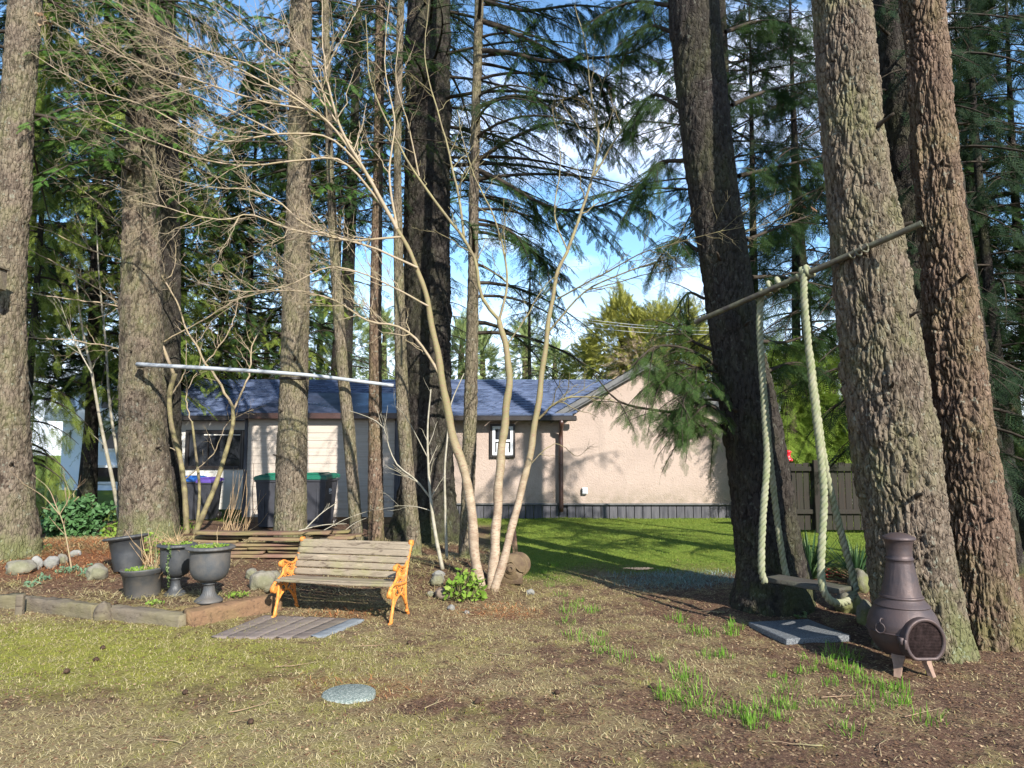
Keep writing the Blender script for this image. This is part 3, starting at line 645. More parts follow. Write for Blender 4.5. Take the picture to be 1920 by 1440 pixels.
# ============================================================ bark trunks
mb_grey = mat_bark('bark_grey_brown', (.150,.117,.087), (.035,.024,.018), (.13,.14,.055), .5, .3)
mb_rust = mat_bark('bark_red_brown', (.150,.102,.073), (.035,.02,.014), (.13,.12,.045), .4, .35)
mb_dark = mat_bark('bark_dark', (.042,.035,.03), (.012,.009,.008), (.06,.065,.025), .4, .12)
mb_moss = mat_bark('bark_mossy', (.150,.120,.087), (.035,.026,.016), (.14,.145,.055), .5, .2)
def trunk(rows, Y, mat, parent, amp=.012, cell=(.045,.13), k=72, dz=.03, top=13., seed=1, flare=.12, name='trunk', ground=True, Ys=None, taper=.035):
    """rows: (photo y, left x, right x) top to bottom; the trunk is a real tapered round stem at distance Y"""
    c = []; r = []
    for q, (py, x0, x1) in enumerate(rows):
        yy = Y if Ys is None else Ys[q]
        p = P((x0+x1)/2, py, yy); c.append(p); r.append((x1-x0)/2*mpp(p))
    c = np.array(c); r = np.array(r); o = np.argsort(c[:,2]); c = c[o]; r = r[o]
    zg_ = hz(c[0,0], c[0,1])-.12 if ground else c[0,2]
    z = np.concatenate([np.arange(zg_, 6.3 if Y < 8 else 9, dz), np.arange(6.3 if Y < 8 else 9, top, dz*6)]); z = z[z < top]
    zz = np.concatenate([[zg_-1], c[:,2]]); 
    cx = np.interp(z, c[:,2], c[:,0]); cy = np.interp(z, c[:,2], c[:,1]); rr = np.interp(z, c[:,2], r)
    m = z > c[-1,2]; i2 = max(0, len(c)-3); sl = (c[-1]-c[i2])/(c[-1,2]-c[i2,2]+1e-6)*.6
    cx[m] += sl[0]*(z[m]-c[-1,2]); cy[m] += sl[1]*(z[m]-c[-1,2]); rr[m] = np.maximum(.03, r[-1]-taper*(z[m]-c[-1,2])*r[-1]*2)
    ker = np.ones(9)/9
    for A_ in (cx, cy, rr): A_[:] = np.convolve(np.pad(A_, 4, 'edge'), ker, 'valid')
    ph = np.arange(k)*2*math.pi/k
    zz2, pp = np.meshgrid(z, ph, indexing='ij'); R = np.repeat(rr[:,None], k, 1)
    zr = zz2-hz(c[0,0], c[0,1])
    R = R*(1+flare*np.exp(-np.maximum(zr,0)/.28)*(1+.55*np.sin(pp*3+seed)+.35*np.sin(pp*5+seed*2)))
    R = R*(1+.05*(fbm(np.cos(pp)*1.2, np.sin(pp)*1.2, zz2*.7, 3, seed)-.5)*2)
    u = np.stack([R*np.cos(pp), R*np.sin(pp), zz2], -1).reshape(-1,3)
    wq = (fbm(u[:,0]*14, u[:,1]*14, u[:,2]*5, 4, seed)-.5)*1.9
    lv = fbm(u[:,0]*1.5, u[:,1]*1.5, u[:,2]*.8, 2, seed+9)
    q = np.stack([u[:,0]/cell[0]+wq, u[:,1]/cell[0]-wq, u[:,2]/cell[1]*1.0+wq*.8+lv*6], 1)
    f1, f2 = voro(q, seed); pl = sst(.0, .30, f2-f1)
    fb = fbm(u[:,0]*30, u[:,1]*30, u[:,2]*12, 4, seed+3)
    d = amp*1.1*(pl-.6)+amp*2.2*(fb-.5)
    big_ = vn(np.cos(pp.ravel())*3+7, np.sin(pp.ravel())*3, u[:,2]*2.2, seed+4); d = d*(.55+.9*lv*1.0)+amp*1.6*sst(.72, .92, big_)*(rr.mean() > .15)
    rad = R.ravel()+d
    v = np.stack([np.repeat(cx, k)+rad*np.cos(pp.ravel()), np.repeat(cy, k)+rad*np.sin(pp.ravel()), u[:,2]], 1)
    nn = len(z); i = np.arange(nn-1)[:,None]*k; j = np.arange(k)[None,:]; j2 = (j+1) % k
    mb = MB(); mb.add(v, np.stack([i+j, i+j2, i+k+j2, i+k+j], -1).reshape(-1,4), pl*.75+.25*fb*1.2)
    ob = mb.build(name, mat, parent, True, None, 'bark')
    return ob, lambda z_: np.array([np.interp(z_, z, cx), np.interp(z_, z, cy), z_]), lambda z_: float(np.interp(z_, z, rr))

# ============================================================ foliage sprays
def spray_tpl(kind, seed=0):
    """flat needle spray in the xy plane, unit length along x; thin triangular blades"""
    r = np.random.RandomState(seed); v = []; f = []
    def tri(a, b, c): f.append([len(v), len(v)+1, len(v)+2]); v.extend([a, b, c])
    def blade(p, d, L, w):
        p = np.array(p, float); d = nrm(np.array(d, float)); s = np.array([-d[1], d[0], 0])
        dz = np.array([0,0,(r.rand()-.5)*.06]); tri(p-s*w*.5, p+s*w*.5, p+d*L+dz)
    if kind == 'cedar':
        tri((0,-.006,0),(0,.006,0),(1,0,-.12)); m = 9
        for k in range(m):
            t = .08+.9*k/m
            for s in (-1,1):
                L = (.40*(1-t)+.07)*(.75+.5*r.rand()); d = nrm(np.array([.75, s*.75, -.12*r.rand()])); p = np.array([t, 0, -.12*t*t])
                blade(p, d, L, .022)
                for e in range(3):
                    te = .25+.25*e; q = p+d*L*te
                    blade(q, (d[0]*.5+.8, d[1]*.35, -.1), L*.42*(1-te*.4), .020); blade(q, (d[0]*.7-.1, d[1]*1.2, -.1), L*.36*(1-te*.4), .020)
    elif kind == 'fir':
        tri((0,-.006,0),(0,.006,0),(1,0,-.03)); m = 13
        for k in range(m):
            t = .05+.93*k/m
            for s in (-1,1):
                L = (.30*(1-t)+.09)*(.8+.4*r.rand()); d = nrm(np.array([.8, s*.7, .05*r.rand()])); p = np.array([t,0,-.03*t])
                blade(p, d, L, .034)
                blade(p+d*L*.35, (d[0]+.5, d[1]*.4, 0), L*.5, .03); blade(p+d*L*.3, (d[0]-.3, d[1]*1.4, .1), L*.38, .03)
    else:   # hemlock: fine and sparse
        tri((0,-.005,0),(0,.005,0),(1,0,-.05)); m = 10
        for k in range(m):
            t = .1+.88*k/m
            for s in (-1,1):
                if r.rand() < .25: continue
                L = (.34*(1-t)+.06)*(.6+.7*r.rand()); d = nrm(np.array([.7, s*(.5+.5*r.rand()), -.1])); p = np.array([t,0,-.05*t])
                blade(p, d, L, .020)
                if r.rand() < .75: blade(p+d*L*.4, (d[0]+.6, d[1]*.3, -.15), L*.45, .02)
                if r.rand() < .6: blade(p+d*L*.35, (d[0]-.3, d[1]*1.3, -.1), L*.38, .02)
    return np.array(v), np.array(f)
TPL = {k: [spray_tpl(k, s) for s in (1,2,3)] for k in ('cedar','fir','hemlock')}
def place_sprays(mb, kind, pos, axis, normal, scale):
    pos = np.asarray(pos); axis = nrm(axis); normal = np.asarray(normal, float)
    y = nrm(np.cross(normal, axis)); z = np.cross(axis, y); sc = np.asarray(scale)
    idx = rs.randint(0, 3, len(pos))
    for q in range(3):
        m = idx == q
        if not m.any(): continue
        tv, tf = TPL[kind][q]; M_ = np.stack([axis[m], y[m], z[m]], 1)*sc[m][:,None,None]
        v = np.einsum('vk,nkd->nvd', tv, M_)+pos[m][:,None,:]
        o = (np.arange(m.sum())*len(tv))[:,None,None]; mb.add(v.reshape(-1,3), (tf[None]+o).reshape(-1,3))
def branch_sprays(S, pts, kind, s, dens=5., hang=.3, side=.9, t0=.15, sub=True, r=None):
    """collect sprays along a limb polyline (n,3)"""
    pts = np.asarray(pts, float); d = np.concatenate([[0], np.cumsum(np.linalg.norm(np.diff(pts, axis=0), axis=1))]); L = d[-1]
    n = max(3, int(L*(1-t0)*dens)); t = t0+(1-t0)*(np.arange(n)+rs.rand(n)*.8)/n; u = t*L
    p = np.stack([np.interp(u, d, pts[:,k]) for k in range(3)], 1); p2 = np.stack([np.interp(np.minimum(u+.05, L), d, pts[:,k]) for k in range(3)], 1)
    T = nrm(p2-p+1e-6*np.array([1,0,0])+nrm(pts[-1]-pts[0])*.001); lat = nrm(np.cross(T, [0,0,1.])); sg = np.where(np.arange(n) % 2 == 0, 1., -1.)[:,None]
    ax = T*.75+lat*sg*side+np.array([0,0,-1.])*hang*(.5+rs.rand(n,1))+rs.randn(n,3)*.15
    nm = np.array([0,0,1.])+rs.randn(n,3)*.35+T*.2
    if hang > .8: nm = rs.randn(n,3)+T*.3
    sc = s*(1.15-.55*t)*(.7+.6*rs.rand(n))
    S[0].append(p); S[1].append(ax); S[2].append(nm); S[3].append(sc)
    S[0].append(pts[-1:]); S[1].append(T[-1:]+np.array([[0,0,-hang*.5]])); S[2].append(np.array([[0,0,1.]])); S[3].append(np.array([s*.8]))
def crown(parent, kind, cfun, rfun, z0, z1, nb, L0, L1, leafmat, barkmat, s=.45, hang=.3, up=.1, droop=.45, dens=5, az=(0,6.283), sub=3, seed=0, skip=.0, rb=.022):
    r = np.random.RandomState(seed+100); S = [[],[],[],[]]; wood = MB()
    for k in range(nb):
        t = (k+r.rand())/nb; z = z0+(z1-z0)*t; L = (L0+(L1-L0)*t)*(.7+.5*r.rand()); a = az[0]+(az[1]-az[0])*r.rand()
        c = np.array(cfun(z)); dh = np.array([math.cos(a), math.sin(a), 0]); m = 9; q = np.linspace(0,1,m)
        side = np.array([-dh[1], dh[0], 0])*(r.rand()-.5)*.5
        pts = c+dh*(L*q)[:,None]+side*(L*q**2)[:,None]+np.array([0,0,1.])*(L*(up*q-droop*q**2*(.6+.8*r.rand())))[:,None]
        tube(wood, pts, rb*(.5+L*.35)*(1-.9*q)+.003, 4, False)
        branch_sprays(S, pts, kind, s, dens, hang)
        for e in range(sub):
            te = .2+.65*(e+r.rand())/sub; i = te*(m-1); p0 = pts[int(i)]; T = nrm(pts[min(int(i)+1,m-1)]-pts[int(i)]); sg = 1 if r.rand() < .5 else -1
            lat = nrm(np.cross(T, [0,0,1.]))*sg; l2 = L*.45*(1-te*.6); q2 = np.linspace(0,1,5)
            pp = p0+(T*.6+lat*.8)*(l2*q2)[:,None]+np.array([0,0,-1.])*(l2*(droop*.8)*q2**2)[:,None]
            tube(wood, pp, .010*(1-.8*q2)+.002, 3, False); branch_sprays(S, pp, kind, s*.85, dens*.9, hang, t0=.05)
    mb = MB(); place_sprays(mb, kind, np.concatenate(S[0]), np.concatenate(S[1]), np.concatenate(S[2]), np.concatenate(S[3]))
    cr = mb.build('crown', leafmat, parent, False)
    wood.build('branches', barkmat, cr, True)
    return cr
lf_dark = mat_leaf('needle_dark', (.020,.045,.014), (.032,.062,.018), .25, .55, (.055,.09,.025))
lf_black = mat_leaf('needle_blackish', (.010,.022,.010), (.016,.032,.013), .2, .6, (.03,.05,.018))
lf_mid = mat_leaf('needle_mid', (.028,.06,.018), (.05,.09,.024), .3, .55, (.09,.13,.035))
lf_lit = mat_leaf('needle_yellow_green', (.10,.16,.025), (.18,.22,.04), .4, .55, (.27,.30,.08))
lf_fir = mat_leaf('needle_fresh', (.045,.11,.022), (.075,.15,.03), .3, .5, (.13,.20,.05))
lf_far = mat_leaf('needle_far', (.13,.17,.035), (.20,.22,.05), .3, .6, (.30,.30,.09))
mt_limb = mat_plain('limb_bark', (.05,.04,.03), .9, .1, .25, 8)

def big(name, rows, Y, mat, label, seed, cat='tree', **kw):
    p = P((rows[-1][1]+rows[-1][2])/2, rows[-1][0], Y); zz = hz(p[0], p[1])
    root = empty(name, (p[0], p[1], zz), label, cat); t, cf, rf = trunk(rows, Y, mat, root, seed=seed, **kw); return root, cf, rf
TR = {}
# leftmost trunk
r_, c_, f_ = big('conifer_tree', [(0,20,74),(120,12,66),(240,4,58),(360,-8,52),(480,-18,45),(600,-30,42),(720,-34,45),(850,-36,51),(950,-40,58),(1000,-46,66)], 9.6, mb_grey, 'large grey brown conifer trunk cut by the left edge of the photo', 1, k=80, dz=.03, amp=.014, cell=(.05,.16))
crown(r_, 'fir', c_, f_, 6.2, 12.5, 16, 2.6, 1.5, lf_dark, mt_limb, .36, .3, .05, .5, 8, (.2,5.6), 2, 1)
r2, c2, f2 = big('conifer_tree', [(0,262,292),(170,243,286),(300,237,290),(500,232,299),(600,229,301),(700,228,303),(800,228,309),(900,229,318),(960,230,326),(1000,228,334)], 12.0, mb_grey, 'thick grey brown trunk with the end of the grey pole against it', 2, k=80, dz=.04, amp=.016, cell=(.06,.18), flare=.05)
crown(r2, 'fir', c2, f2, 6.3, 11, 26, 2.6, 2.0, lf_fir, mt_limb, .30, .35, .05, .45, 13, (-2.6,.6), 3, 2)
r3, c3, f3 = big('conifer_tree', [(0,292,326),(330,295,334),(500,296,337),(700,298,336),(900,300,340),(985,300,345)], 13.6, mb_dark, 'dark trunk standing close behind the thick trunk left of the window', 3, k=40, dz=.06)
crown(r3, 'fir', c3, f3, 6.5, 12, 30, 2.6, 2.2, lf_dark, mt_limb, .40, .35, .0, .45, 9, (0,6.28), 3, 3)
r4, c4, f4 = big('conifer_tree', [(0,546,584),(100,545,584),(250,541,583),(400,537,582),(500,533,580),(700,526,577),(850,521,575),(950,517,574),(1000,514,576)], 11.0, mb_moss, 'straight mid sized trunk standing in front of the green lidded bins', 4, k=72, dz=.035, amp=.010, cell=(.04,.10), flare=.0)
crown(r4, 'fir', c4, f4, 5.8, 11, 24, 1.9, 1.8, lf_fir, mt_limb, .28, .35, .05, .45, 13, (-3.4,.3), 2, 4)
r5, c5, f5 = big('slim_tree', [(0,604,616),(150,607,620),(300,611,625),(450,617,634),(600,625,646),(700,632,653),(800,642,665),(900,650,672),(1010,657,682)], 10.8, mb_moss, 'slim leaning trunk crossing the shed wall right of the bins', 5, k=40, dz=.04, amp=.006, cell=(.03,.07), flare=.05)
crown(r5, 'hemlock', c5, f5, 5.5, 9, 9, 1.3, 1.0, lf_dark, mt_limb, .4, .3, .05, .4, 5, (0,6.28), 1, 5)
r6, c6, f6 = big('slim_tree', [(0,705,722),(300,700,718),(600,693,715),(800,691,716),(1015,690,720)], 11.2, mb_rust, 'slim upright reddish brown trunk in front of the shed corner', 6, k=40, dz=.04, amp=.007, cell=(.03,.07), flare=.05)
crown(r6, 'hemlock', c6, f6, 5.8, 9, 16, 1.3, 1.2, lf_dark, mt_limb, .42, .3, .05, .4, 5, (0,6.28), 2, 6)
r7, c7, f7 = big('slim_tree', [(0,745,758),(200,739,753),(300,738,752),(450,738,755),(600,739,760),(700,741,764),(800,745,770),(900,752,778),(1022,762,790)], 10.5, mb_moss, 'slim pale trunk rising behind the right end of the bench', 7, k=40, dz=.04, amp=.006, cell=(.03,.07), flare=.06)
crown(r7, 'hemlock', c7, f7, 6.0, 9, 10, 1.2, 1.0, lf_dark, mt_limb, .4, .3, .05, .4, 5, (0,6.28), 1, 7)
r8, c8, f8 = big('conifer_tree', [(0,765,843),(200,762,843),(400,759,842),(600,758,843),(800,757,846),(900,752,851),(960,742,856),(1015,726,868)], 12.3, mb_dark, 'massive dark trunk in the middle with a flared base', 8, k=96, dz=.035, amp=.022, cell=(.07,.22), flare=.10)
crown(r8, 'hemlock', c8, f8, 6.4, 12, 30, 3.2, 2.6, lf_dark, mt_limb, .5, .5, .12, .35, 8, (-1.8,1.2), 3, 8)
r9, c9, f9 = big('slim_tree', [(0,890,907),(150,886,903),(330,880,898),(480,878,897),(600,875,897),(800,868,894),(950,864,889),(1040,860,888)], 10.2, mb_moss, 'slim brown trunk directly behind the three pale stems', 9, k=40, dz=.04, amp=.007, cell=(.03,.08), flare=.06)
crown(r9, 'hemlock', c9, f9, 3.2, 8.5, 22, 2.2, 1.8, lf_dark, mt_limb, .42, .45, .18, .40, 10, (-1.5,1.2), 3, 9)
# swing tree: front and rear stems on one root
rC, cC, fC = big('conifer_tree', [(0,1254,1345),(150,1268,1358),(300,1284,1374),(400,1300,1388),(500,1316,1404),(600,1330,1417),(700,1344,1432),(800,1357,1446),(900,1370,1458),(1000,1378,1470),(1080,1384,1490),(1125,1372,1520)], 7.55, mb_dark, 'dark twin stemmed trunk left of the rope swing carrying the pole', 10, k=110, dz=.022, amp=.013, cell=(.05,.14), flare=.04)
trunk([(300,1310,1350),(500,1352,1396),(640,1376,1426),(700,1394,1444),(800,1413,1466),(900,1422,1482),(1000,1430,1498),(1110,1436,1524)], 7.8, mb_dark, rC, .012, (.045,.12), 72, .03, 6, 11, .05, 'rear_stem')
# right large trunks
rA, cA, fA = big('conifer_tree', [(0,1530,1625),(120,1538,1638),(240,1546,1650),(380,1556,1670),(550,1570,1700),(700,1588,1727),(860,1606,1747),(1000,1630,1770),(1100,1642,1788),(1180,1650,1805),(1240,1652,1822)], 6.15, mb_grey, 'large sunlit grey barked trunk right behind the chimenea', 12, k=250, dz=.009, amp=.020, cell=(.034,.19), flare=.03)
rB, cB, fB = big('conifer_tree', [(0,1697,1764),(120,1706,1775),(240,1714,1786),(380,1726,1800),(480,1732,1812),(600,1740,1828),(720,1750,1844),(860,1760,1862),(1000,1774,1886),(1100,1782,1900),(1180,1788,1914),(1235,1786,1930)], 6.4, mb_rust, 'large reddish brown trunk farthest right in the foreground', 13, k=230, dz=.009, amp=.020, cell=(.034,.19), flare=.02)
rD, cD, fD = big('cedar_tree', [(0,1640,1702),(300,1665,1722),(480,1682,1742),(600,1698,1752),(800,1722,1770),(1000,1752,1790),(1075,1760,1800)], 9.0, mb_dark, 'dark trunk draped in foliage between the two large right trunks', 14, k=48, dz=.05, amp=.015)
crown(rD, 'cedar', cD, fD, 1.7, 7.6, 60, 1.7, 1.9, lf_black, mt_limb, .42, .9, .1, .5, 6, (0,6.28), 3, 14)
rE, cE, fE = big('slim_tree', [(880,1862,1884),(960,1880,1902),(1080,1898,1922)], 9.8, mb_dark, 'thin dark trunk behind the rightmost large trunk by the fence', 15, k=32, dz=.06, top=5.6)
crown(rA, 'fir', cA, fA, 10.2, 12.8, 12, 2.4, 1.6, lf_dark, mt_limb, .5, .4, 0, .4, 4, (0,6.28), 2, 12)
crown(rB, 'fir', cB, fB, 10.2, 12.8, 12, 2.4, 1.6, lf_dark, mt_limb, .5, .4, 0, .4, 4, (0,6.28), 2, 13)

# ---- guided limbs: hanging cedar sprays low left of the swing tree, and long dark limbs in the upper middle
def limb(S, wood, pix, Ya, Yb, r0, kind='cedar', s=.3, dens=9, hang=.9, t0=.15, sub=0):
    ys = np.linspace(Ya, Yb, len(pix)); pts = spline(np.array([P(a, b, y) for (a, b), y in zip(pix, ys)]), 14)
    q = np.linspace(0,1,14); tube(wood, pts, r0*(1-.85*q)+.003, 5, False); branch_sprays(S, pts, kind, s, dens, hang, t0=t0)
    for e in range(sub):
        i = int(3+(e+rs.rand())*9/sub); T = nrm(pts[i]-pts[i-1]); d = nrm(T*.6+rs.randn(3)*[.5,.5,.2]+[0,0,-.3]); l2 = (.5+.5*rs.rand())*(.5 if kind == 'cedar' else 1)
        q2 = np.linspace(0,1,5)[:,None]; pp = pts[i]+d*l2*q2+np.array([0,0,-.25*l2])*q2**2; tube(wood, pp, .006*(1-.7*q2[:,0])+.002, 3, False)
        branch_sprays(S, pp, kind, s*.9, dens, hang, t0=.05)
def finish(S, wood, parent, kind, leafmat):
    mb = MB(); place_sprays(mb, kind, *[np.concatenate(x) for x in S]); c = mb.build('crown', leafmat, parent, False); wood.build('branches', mt_limb, c)
S = [[],[],[],[]]; W_ = MB()
for pix, ya, yb, r0, sub in (
   ([(1366,808),(1310,780),(1235,770),(1160,752),(1112,700)], 7.6, 7.1, .022, 3),
   ([(1352,690),(1290,655),(1230,650),(1180,690)], 7.5, 7.0, .02, 3),
   ([(1345,660),(1300,640),(1260,610),(1230,600)], 7.6, 7.8, .02, 3),
   ([(1356,740),(1300,705),(1250,700),(1200,735)], 7.5, 7.2, .02, 3),
   ([(1362,780),(1325,760),(1290,790),(1262,800)], 7.5, 7.1, .016, 2),
   ([(1350,670),(1320,690),(1280,680),(1240,670)], 7.5, 7.3, .016, 3), ([(1362,790),(1330,800),(1300,795),(1262,790)], 7.5, 7.2, .014, 3), ([(1356,720),(1320,720),(1290,735),(1255,760)], 7.5, 7.1, .014, 3),
   ([(1350,700),(1300,690),(1260,700),(1225,735)], 7.5, 7.2, .014, 3), ([(1352,750),(1320,750),(1280,765),(1240,775)], 7.5, 7.3, .014, 3)):
    limb(S, W_, pix, ya, yb, r0, 'cedar', .20, 24, 1.3, .1, sub*3)
finish(S, W_, rC, 'cedar', lf_mid)
S = [[],[],[],[]]; W_ = MB()
for pix, ya, yb, r0, sub in (
   ([(1262,60),(1210,50),(1150,110)], 7.6, 8.2, .025, 4), ([(1275,200),(1220,180),(1170,260)], 7.6, 8.3, .025, 4), ([(1288,300),(1230,310),(1180,400)], 7.6, 8.1, .025, 4),
   ([(1310,470),(1268,450),(1225,500)], 7.6, 8.0, .02, 3), ([(1256,10),(1180,5),(1090,50)], 7.6, 8.6, .025, 5), ([(1320,560),(1290,550),(1255,600)], 7.6, 7.9, .016, 2),
   ([(1372,197),(1440,170),(1530,150)], 7.6, 8.2, .025, 5), ([(1385,330),(1450,315),(1550,290)], 7.6, 8.3, .025, 5), ([(1360,60),(1430,40),(1520,60)], 7.6, 8.0, .025, 5),
   ([(1400,450),(1450,430),(1530,400)], 7.6, 8.5, .022, 4), ([(1410,520),(1470,520),(1560,540)], 7.6, 8.6, .022, 4), ([(1425,640),(1480,640),(1570,600)], 7.8, 8.8, .022, 4), ([(1430,700),(1490,680),(1560,700)], 7.8, 9.2, .02, 3)):
    limb(S, W_, pix, ya, yb, r0, 'cedar', .24, 20, 1.2, .08, sub*3)
finish(S, W_, rC, 'cedar', lf_dark)

crown(rC, 'cedar', cC, fC, 9.2, 12.5, 14, 2.2, 1.8, lf_dark, mt_limb, .4, 1.0, .1, .4, 5, (1.2,5.2), 2, 10)
S = [[],[],[],[]]; W_ = MB()
for pix, ya, yb, r0, sub in (
   ([(903,40),(945,55),(1010,85),(1060,110),(1120,150),(1150,250)], 10.2, 9.5, .04, 5),
   ([(903,95),(960,100),(1020,115),(1090,110),(1180,100),(1250,60)], 10.2, 9.0, .04, 5),
   ([(898,320),(950,345),(1000,375),(1060,395),(1130,385),(1210,350)], 10.2, 9.3, .04, 6),
   ([(900,200),(960,180),(1040,190),(1100,170),(1180,110)], 10.2, 9.6, .03, 5),
   ([(898,300),(960,260),(1040,230),(1120,240),(1190,180)], 10.2, 9.8, .03, 5),
   ([(896,420),(950,430),(1010,480),(1060,520)], 10.2, 9.8, .025, 4),
   ([(905,0),(980,20),(1080,10),(1180,20)], 10.2, 9.8, .03, 5)):
    limb(S, W_, pix, ya, yb, r0, 'fir', .24, 22, .55, .08, sub*3)
finish(S, W_, r9, 'fir', lf_dark)

# ---- trees farther back: prototypes, then copies with crown and trunk
def proto_tree(name, kind, h, nb, L0, L1, leaf, s, hang, droop, z0=.6, rb=.03, dens=3.2, sub=3, seed=0, up=.1):
    root = empty(name, (0,0,0), 'x', 'tree'); mb = MB()
    q = np.linspace(0,1,24); tube(mb, np.stack([.15*np.sin(q*3), .1*np.cos(q*4)-.1, q*h-.3], 1), (.0125*h)*(1-q*.93), 16); mb.build('trunk', mb_dark, root)
    crown(root, kind, lambda z: (.15*math.sin(z/h*3), 0, z), None, z0, h*.985, nb, L0, L1, leaf, mt_limb, s, hang, up, droop, dens, (0,6.283), sub, seed, 0, rb)
    return root
pr_fir = proto_tree('conifer_tree', 'fir', 14, 110, 3.0, .5, lf_dark, .66, .3, .35, 3.3, .02, 3.8, 3, 31)
pr_cedar = proto_tree('cedar_tree', 'cedar', 13, 95, 2.4, .5, lf_lit, .60, .8, .5, .3, .02, 3.2, 3, 32)
pr_lit = proto_tree('conifer_tree', 'fir', 13, 95, 2.8, .5, lf_lit, .62, .45, .4, 3.0, .02, 3.4, 3, 35)
pr_hem = proto_tree('hemlock_tree', 'hemlock', 14, 60, 2.8, .7, lf_dark, .60, .5, .4, 2.2, .02, 3.4, 3, 33)
def put(proto, px, Y, label, s=1., first=[set()], rz=None, sq=1., group=None, name=None):
    x = P(px, 840, Y)[0]; z = hz(x, Y)-.05 if Y < 40 else -.1; rz = random.random()*6.28 if rz is None else rz
    if proto.name not in first[0]:
        first[0].add(proto.name); o = proto; o.location = (x, Y, z); o.rotation_euler = (0,0,rz); o.scale = (s*sq, s*sq, s)
    else: o = copy_thing(proto, (x, Y, z), rz, (s*sq, s*sq, s))
    o['label'] = label; o['category'] = 'tree'
    if group: o['group'] = group
    return o
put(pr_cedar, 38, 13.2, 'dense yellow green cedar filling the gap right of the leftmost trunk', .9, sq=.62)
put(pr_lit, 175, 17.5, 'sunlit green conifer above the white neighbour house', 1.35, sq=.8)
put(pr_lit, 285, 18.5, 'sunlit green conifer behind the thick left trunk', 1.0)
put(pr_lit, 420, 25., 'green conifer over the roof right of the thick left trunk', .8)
put(pr_lit, 560, 24.5, 'green conifer behind the tall trunk before the bins', 1.1, sq=.9)
put(pr_fir, 20, 17.0, 'dark fir rising behind the leftmost trunk', 1.0)
put(pr_lit, 395, 23.6, 'green conifer with drooping boughs above the roof left of the bins', 1.0, sq=1.0)
put(pr_fir, 470, 23.5, 'dark fir behind the roof left of the bin tree', 1.1)
put(pr_fir, 160, 24.0, 'dark fir behind the yellow green cedars', 1.1)
put(pr_hem, 330, 20.5, 'dark hemlock with thin boughs behind the window end of the house', 1.1)
put(pr_hem, 615, 24.0, 'thin boughed hemlock behind the shed roof', 1.0)
put(pr_hem, 820, 26.0, 'thin boughed hemlock behind the massive middle trunk', .95)
put(pr_hem, 1000, 27.0, 'pale sparse hemlock over the roof between the pale stems', .75)
put(pr_hem, 1500, 19.2, 'sparse hemlock showing sky gaps behind the swing', 1.0)
put(pr_hem, 1850, 17.0, 'dark fir filling the gap right of the rightmost large trunk', 1.0)
put(pr_fir, 1950, 15.5, 'dark fir at the right edge above the fence', 1.0)
put(pr_fir, 1720, 18.5, 'dark fir behind the two large right trunks', 1.0)
put(pr_hem, 1880, 19.0, 'sparse hemlock far right beyond the fence', 1.1)

pr_high = proto_tree('conifer_tree', 'fir', 20, 75, 3.4, .8, lf_dark, .5, .6, .45, 8.3, .02, 3.4, 3, 36)
for px, Y, s_, q_, lab in ((640,24,1.15,1.2,'tall fir with foliage only high up behind the slim leaning trunk'),(800,24.5,1.15,1.35,'tall fir with high crown hidden behind the massive dark trunk'),   (1352,20.3,1.05,1.5,'tall fir with high crown hidden behind the swing tree'),(540,26,1.15,1.1,'tall fir with high crown behind the bin tree'),(240,22,1.,1.,'tall fir with high crown behind the thick left trunk')):
    put(pr_high, px, Y, lab, s_, sq=q_)
pr_dc = proto_tree('cedar_tree', 'cedar', 15, 85, 2.4, .7, lf_black, .46, 1.1, .5, 3.2, .02, 4.4, 3, 37)
for px, Y, s_, lab in ((1425,18.8,1.,'dense dark cedar just right of the house behind the swing tree'),(1530,17.5,1.,'dense dark cedar behind the swing ropes'),(1800,15.5,.95,'dense dark cedar beside the rightmost large trunk'),(1890,14.2,.9,'dense dark cedar filling the right edge'),(5,16.5,1.0,'dense dark cedar behind the sunlit cedars at the left')):
    put(pr_dc, px, Y, lab, s_)

# broken dead branch stubs on the near trunks
def stubs(root, cf, rf, zs, seed, az=(-2.6,-.5)):
    q = np.random.RandomState(seed)
    for z in zs:
        a = az[0]+(az[1]-az[0])*q.rand(); c = np.array(cf(z)); r = rf(z); d = np.array([math.cos(a), math.sin(a), .25]); L = .05+.10*q.rand()
        mb = MB(); p = c+d*(r-.03)+d*(L+.03)*np.linspace(0,1,6)[:,None]+q.randn(6,3)*.003; tube(mb, p, np.array([.03,.022,.016,.014,.012,.009])*(.7+.6*q.rand()), 8); mb.build('branch_stub', mt_limb, root)
stubs(rA, cA, fA, (1.2,2.1,2.7,3.5,4.4), 1); stubs(rB, cB, fB, (1.0,2.4,3.1,4.2), 2); stubs(rC, cC, fC, (1.1,2.0,2.9,3.6,4.7), 3); stubs(r2, c2, f2, (1.6,2.4,3.2,4.6), 4); stubs(r4, c4, f4, (1.5,2.2,3.0,3.4,4.2), 5); stubs(r_, c_, f_, (1.4,2.2,3.1,4.0), 6)
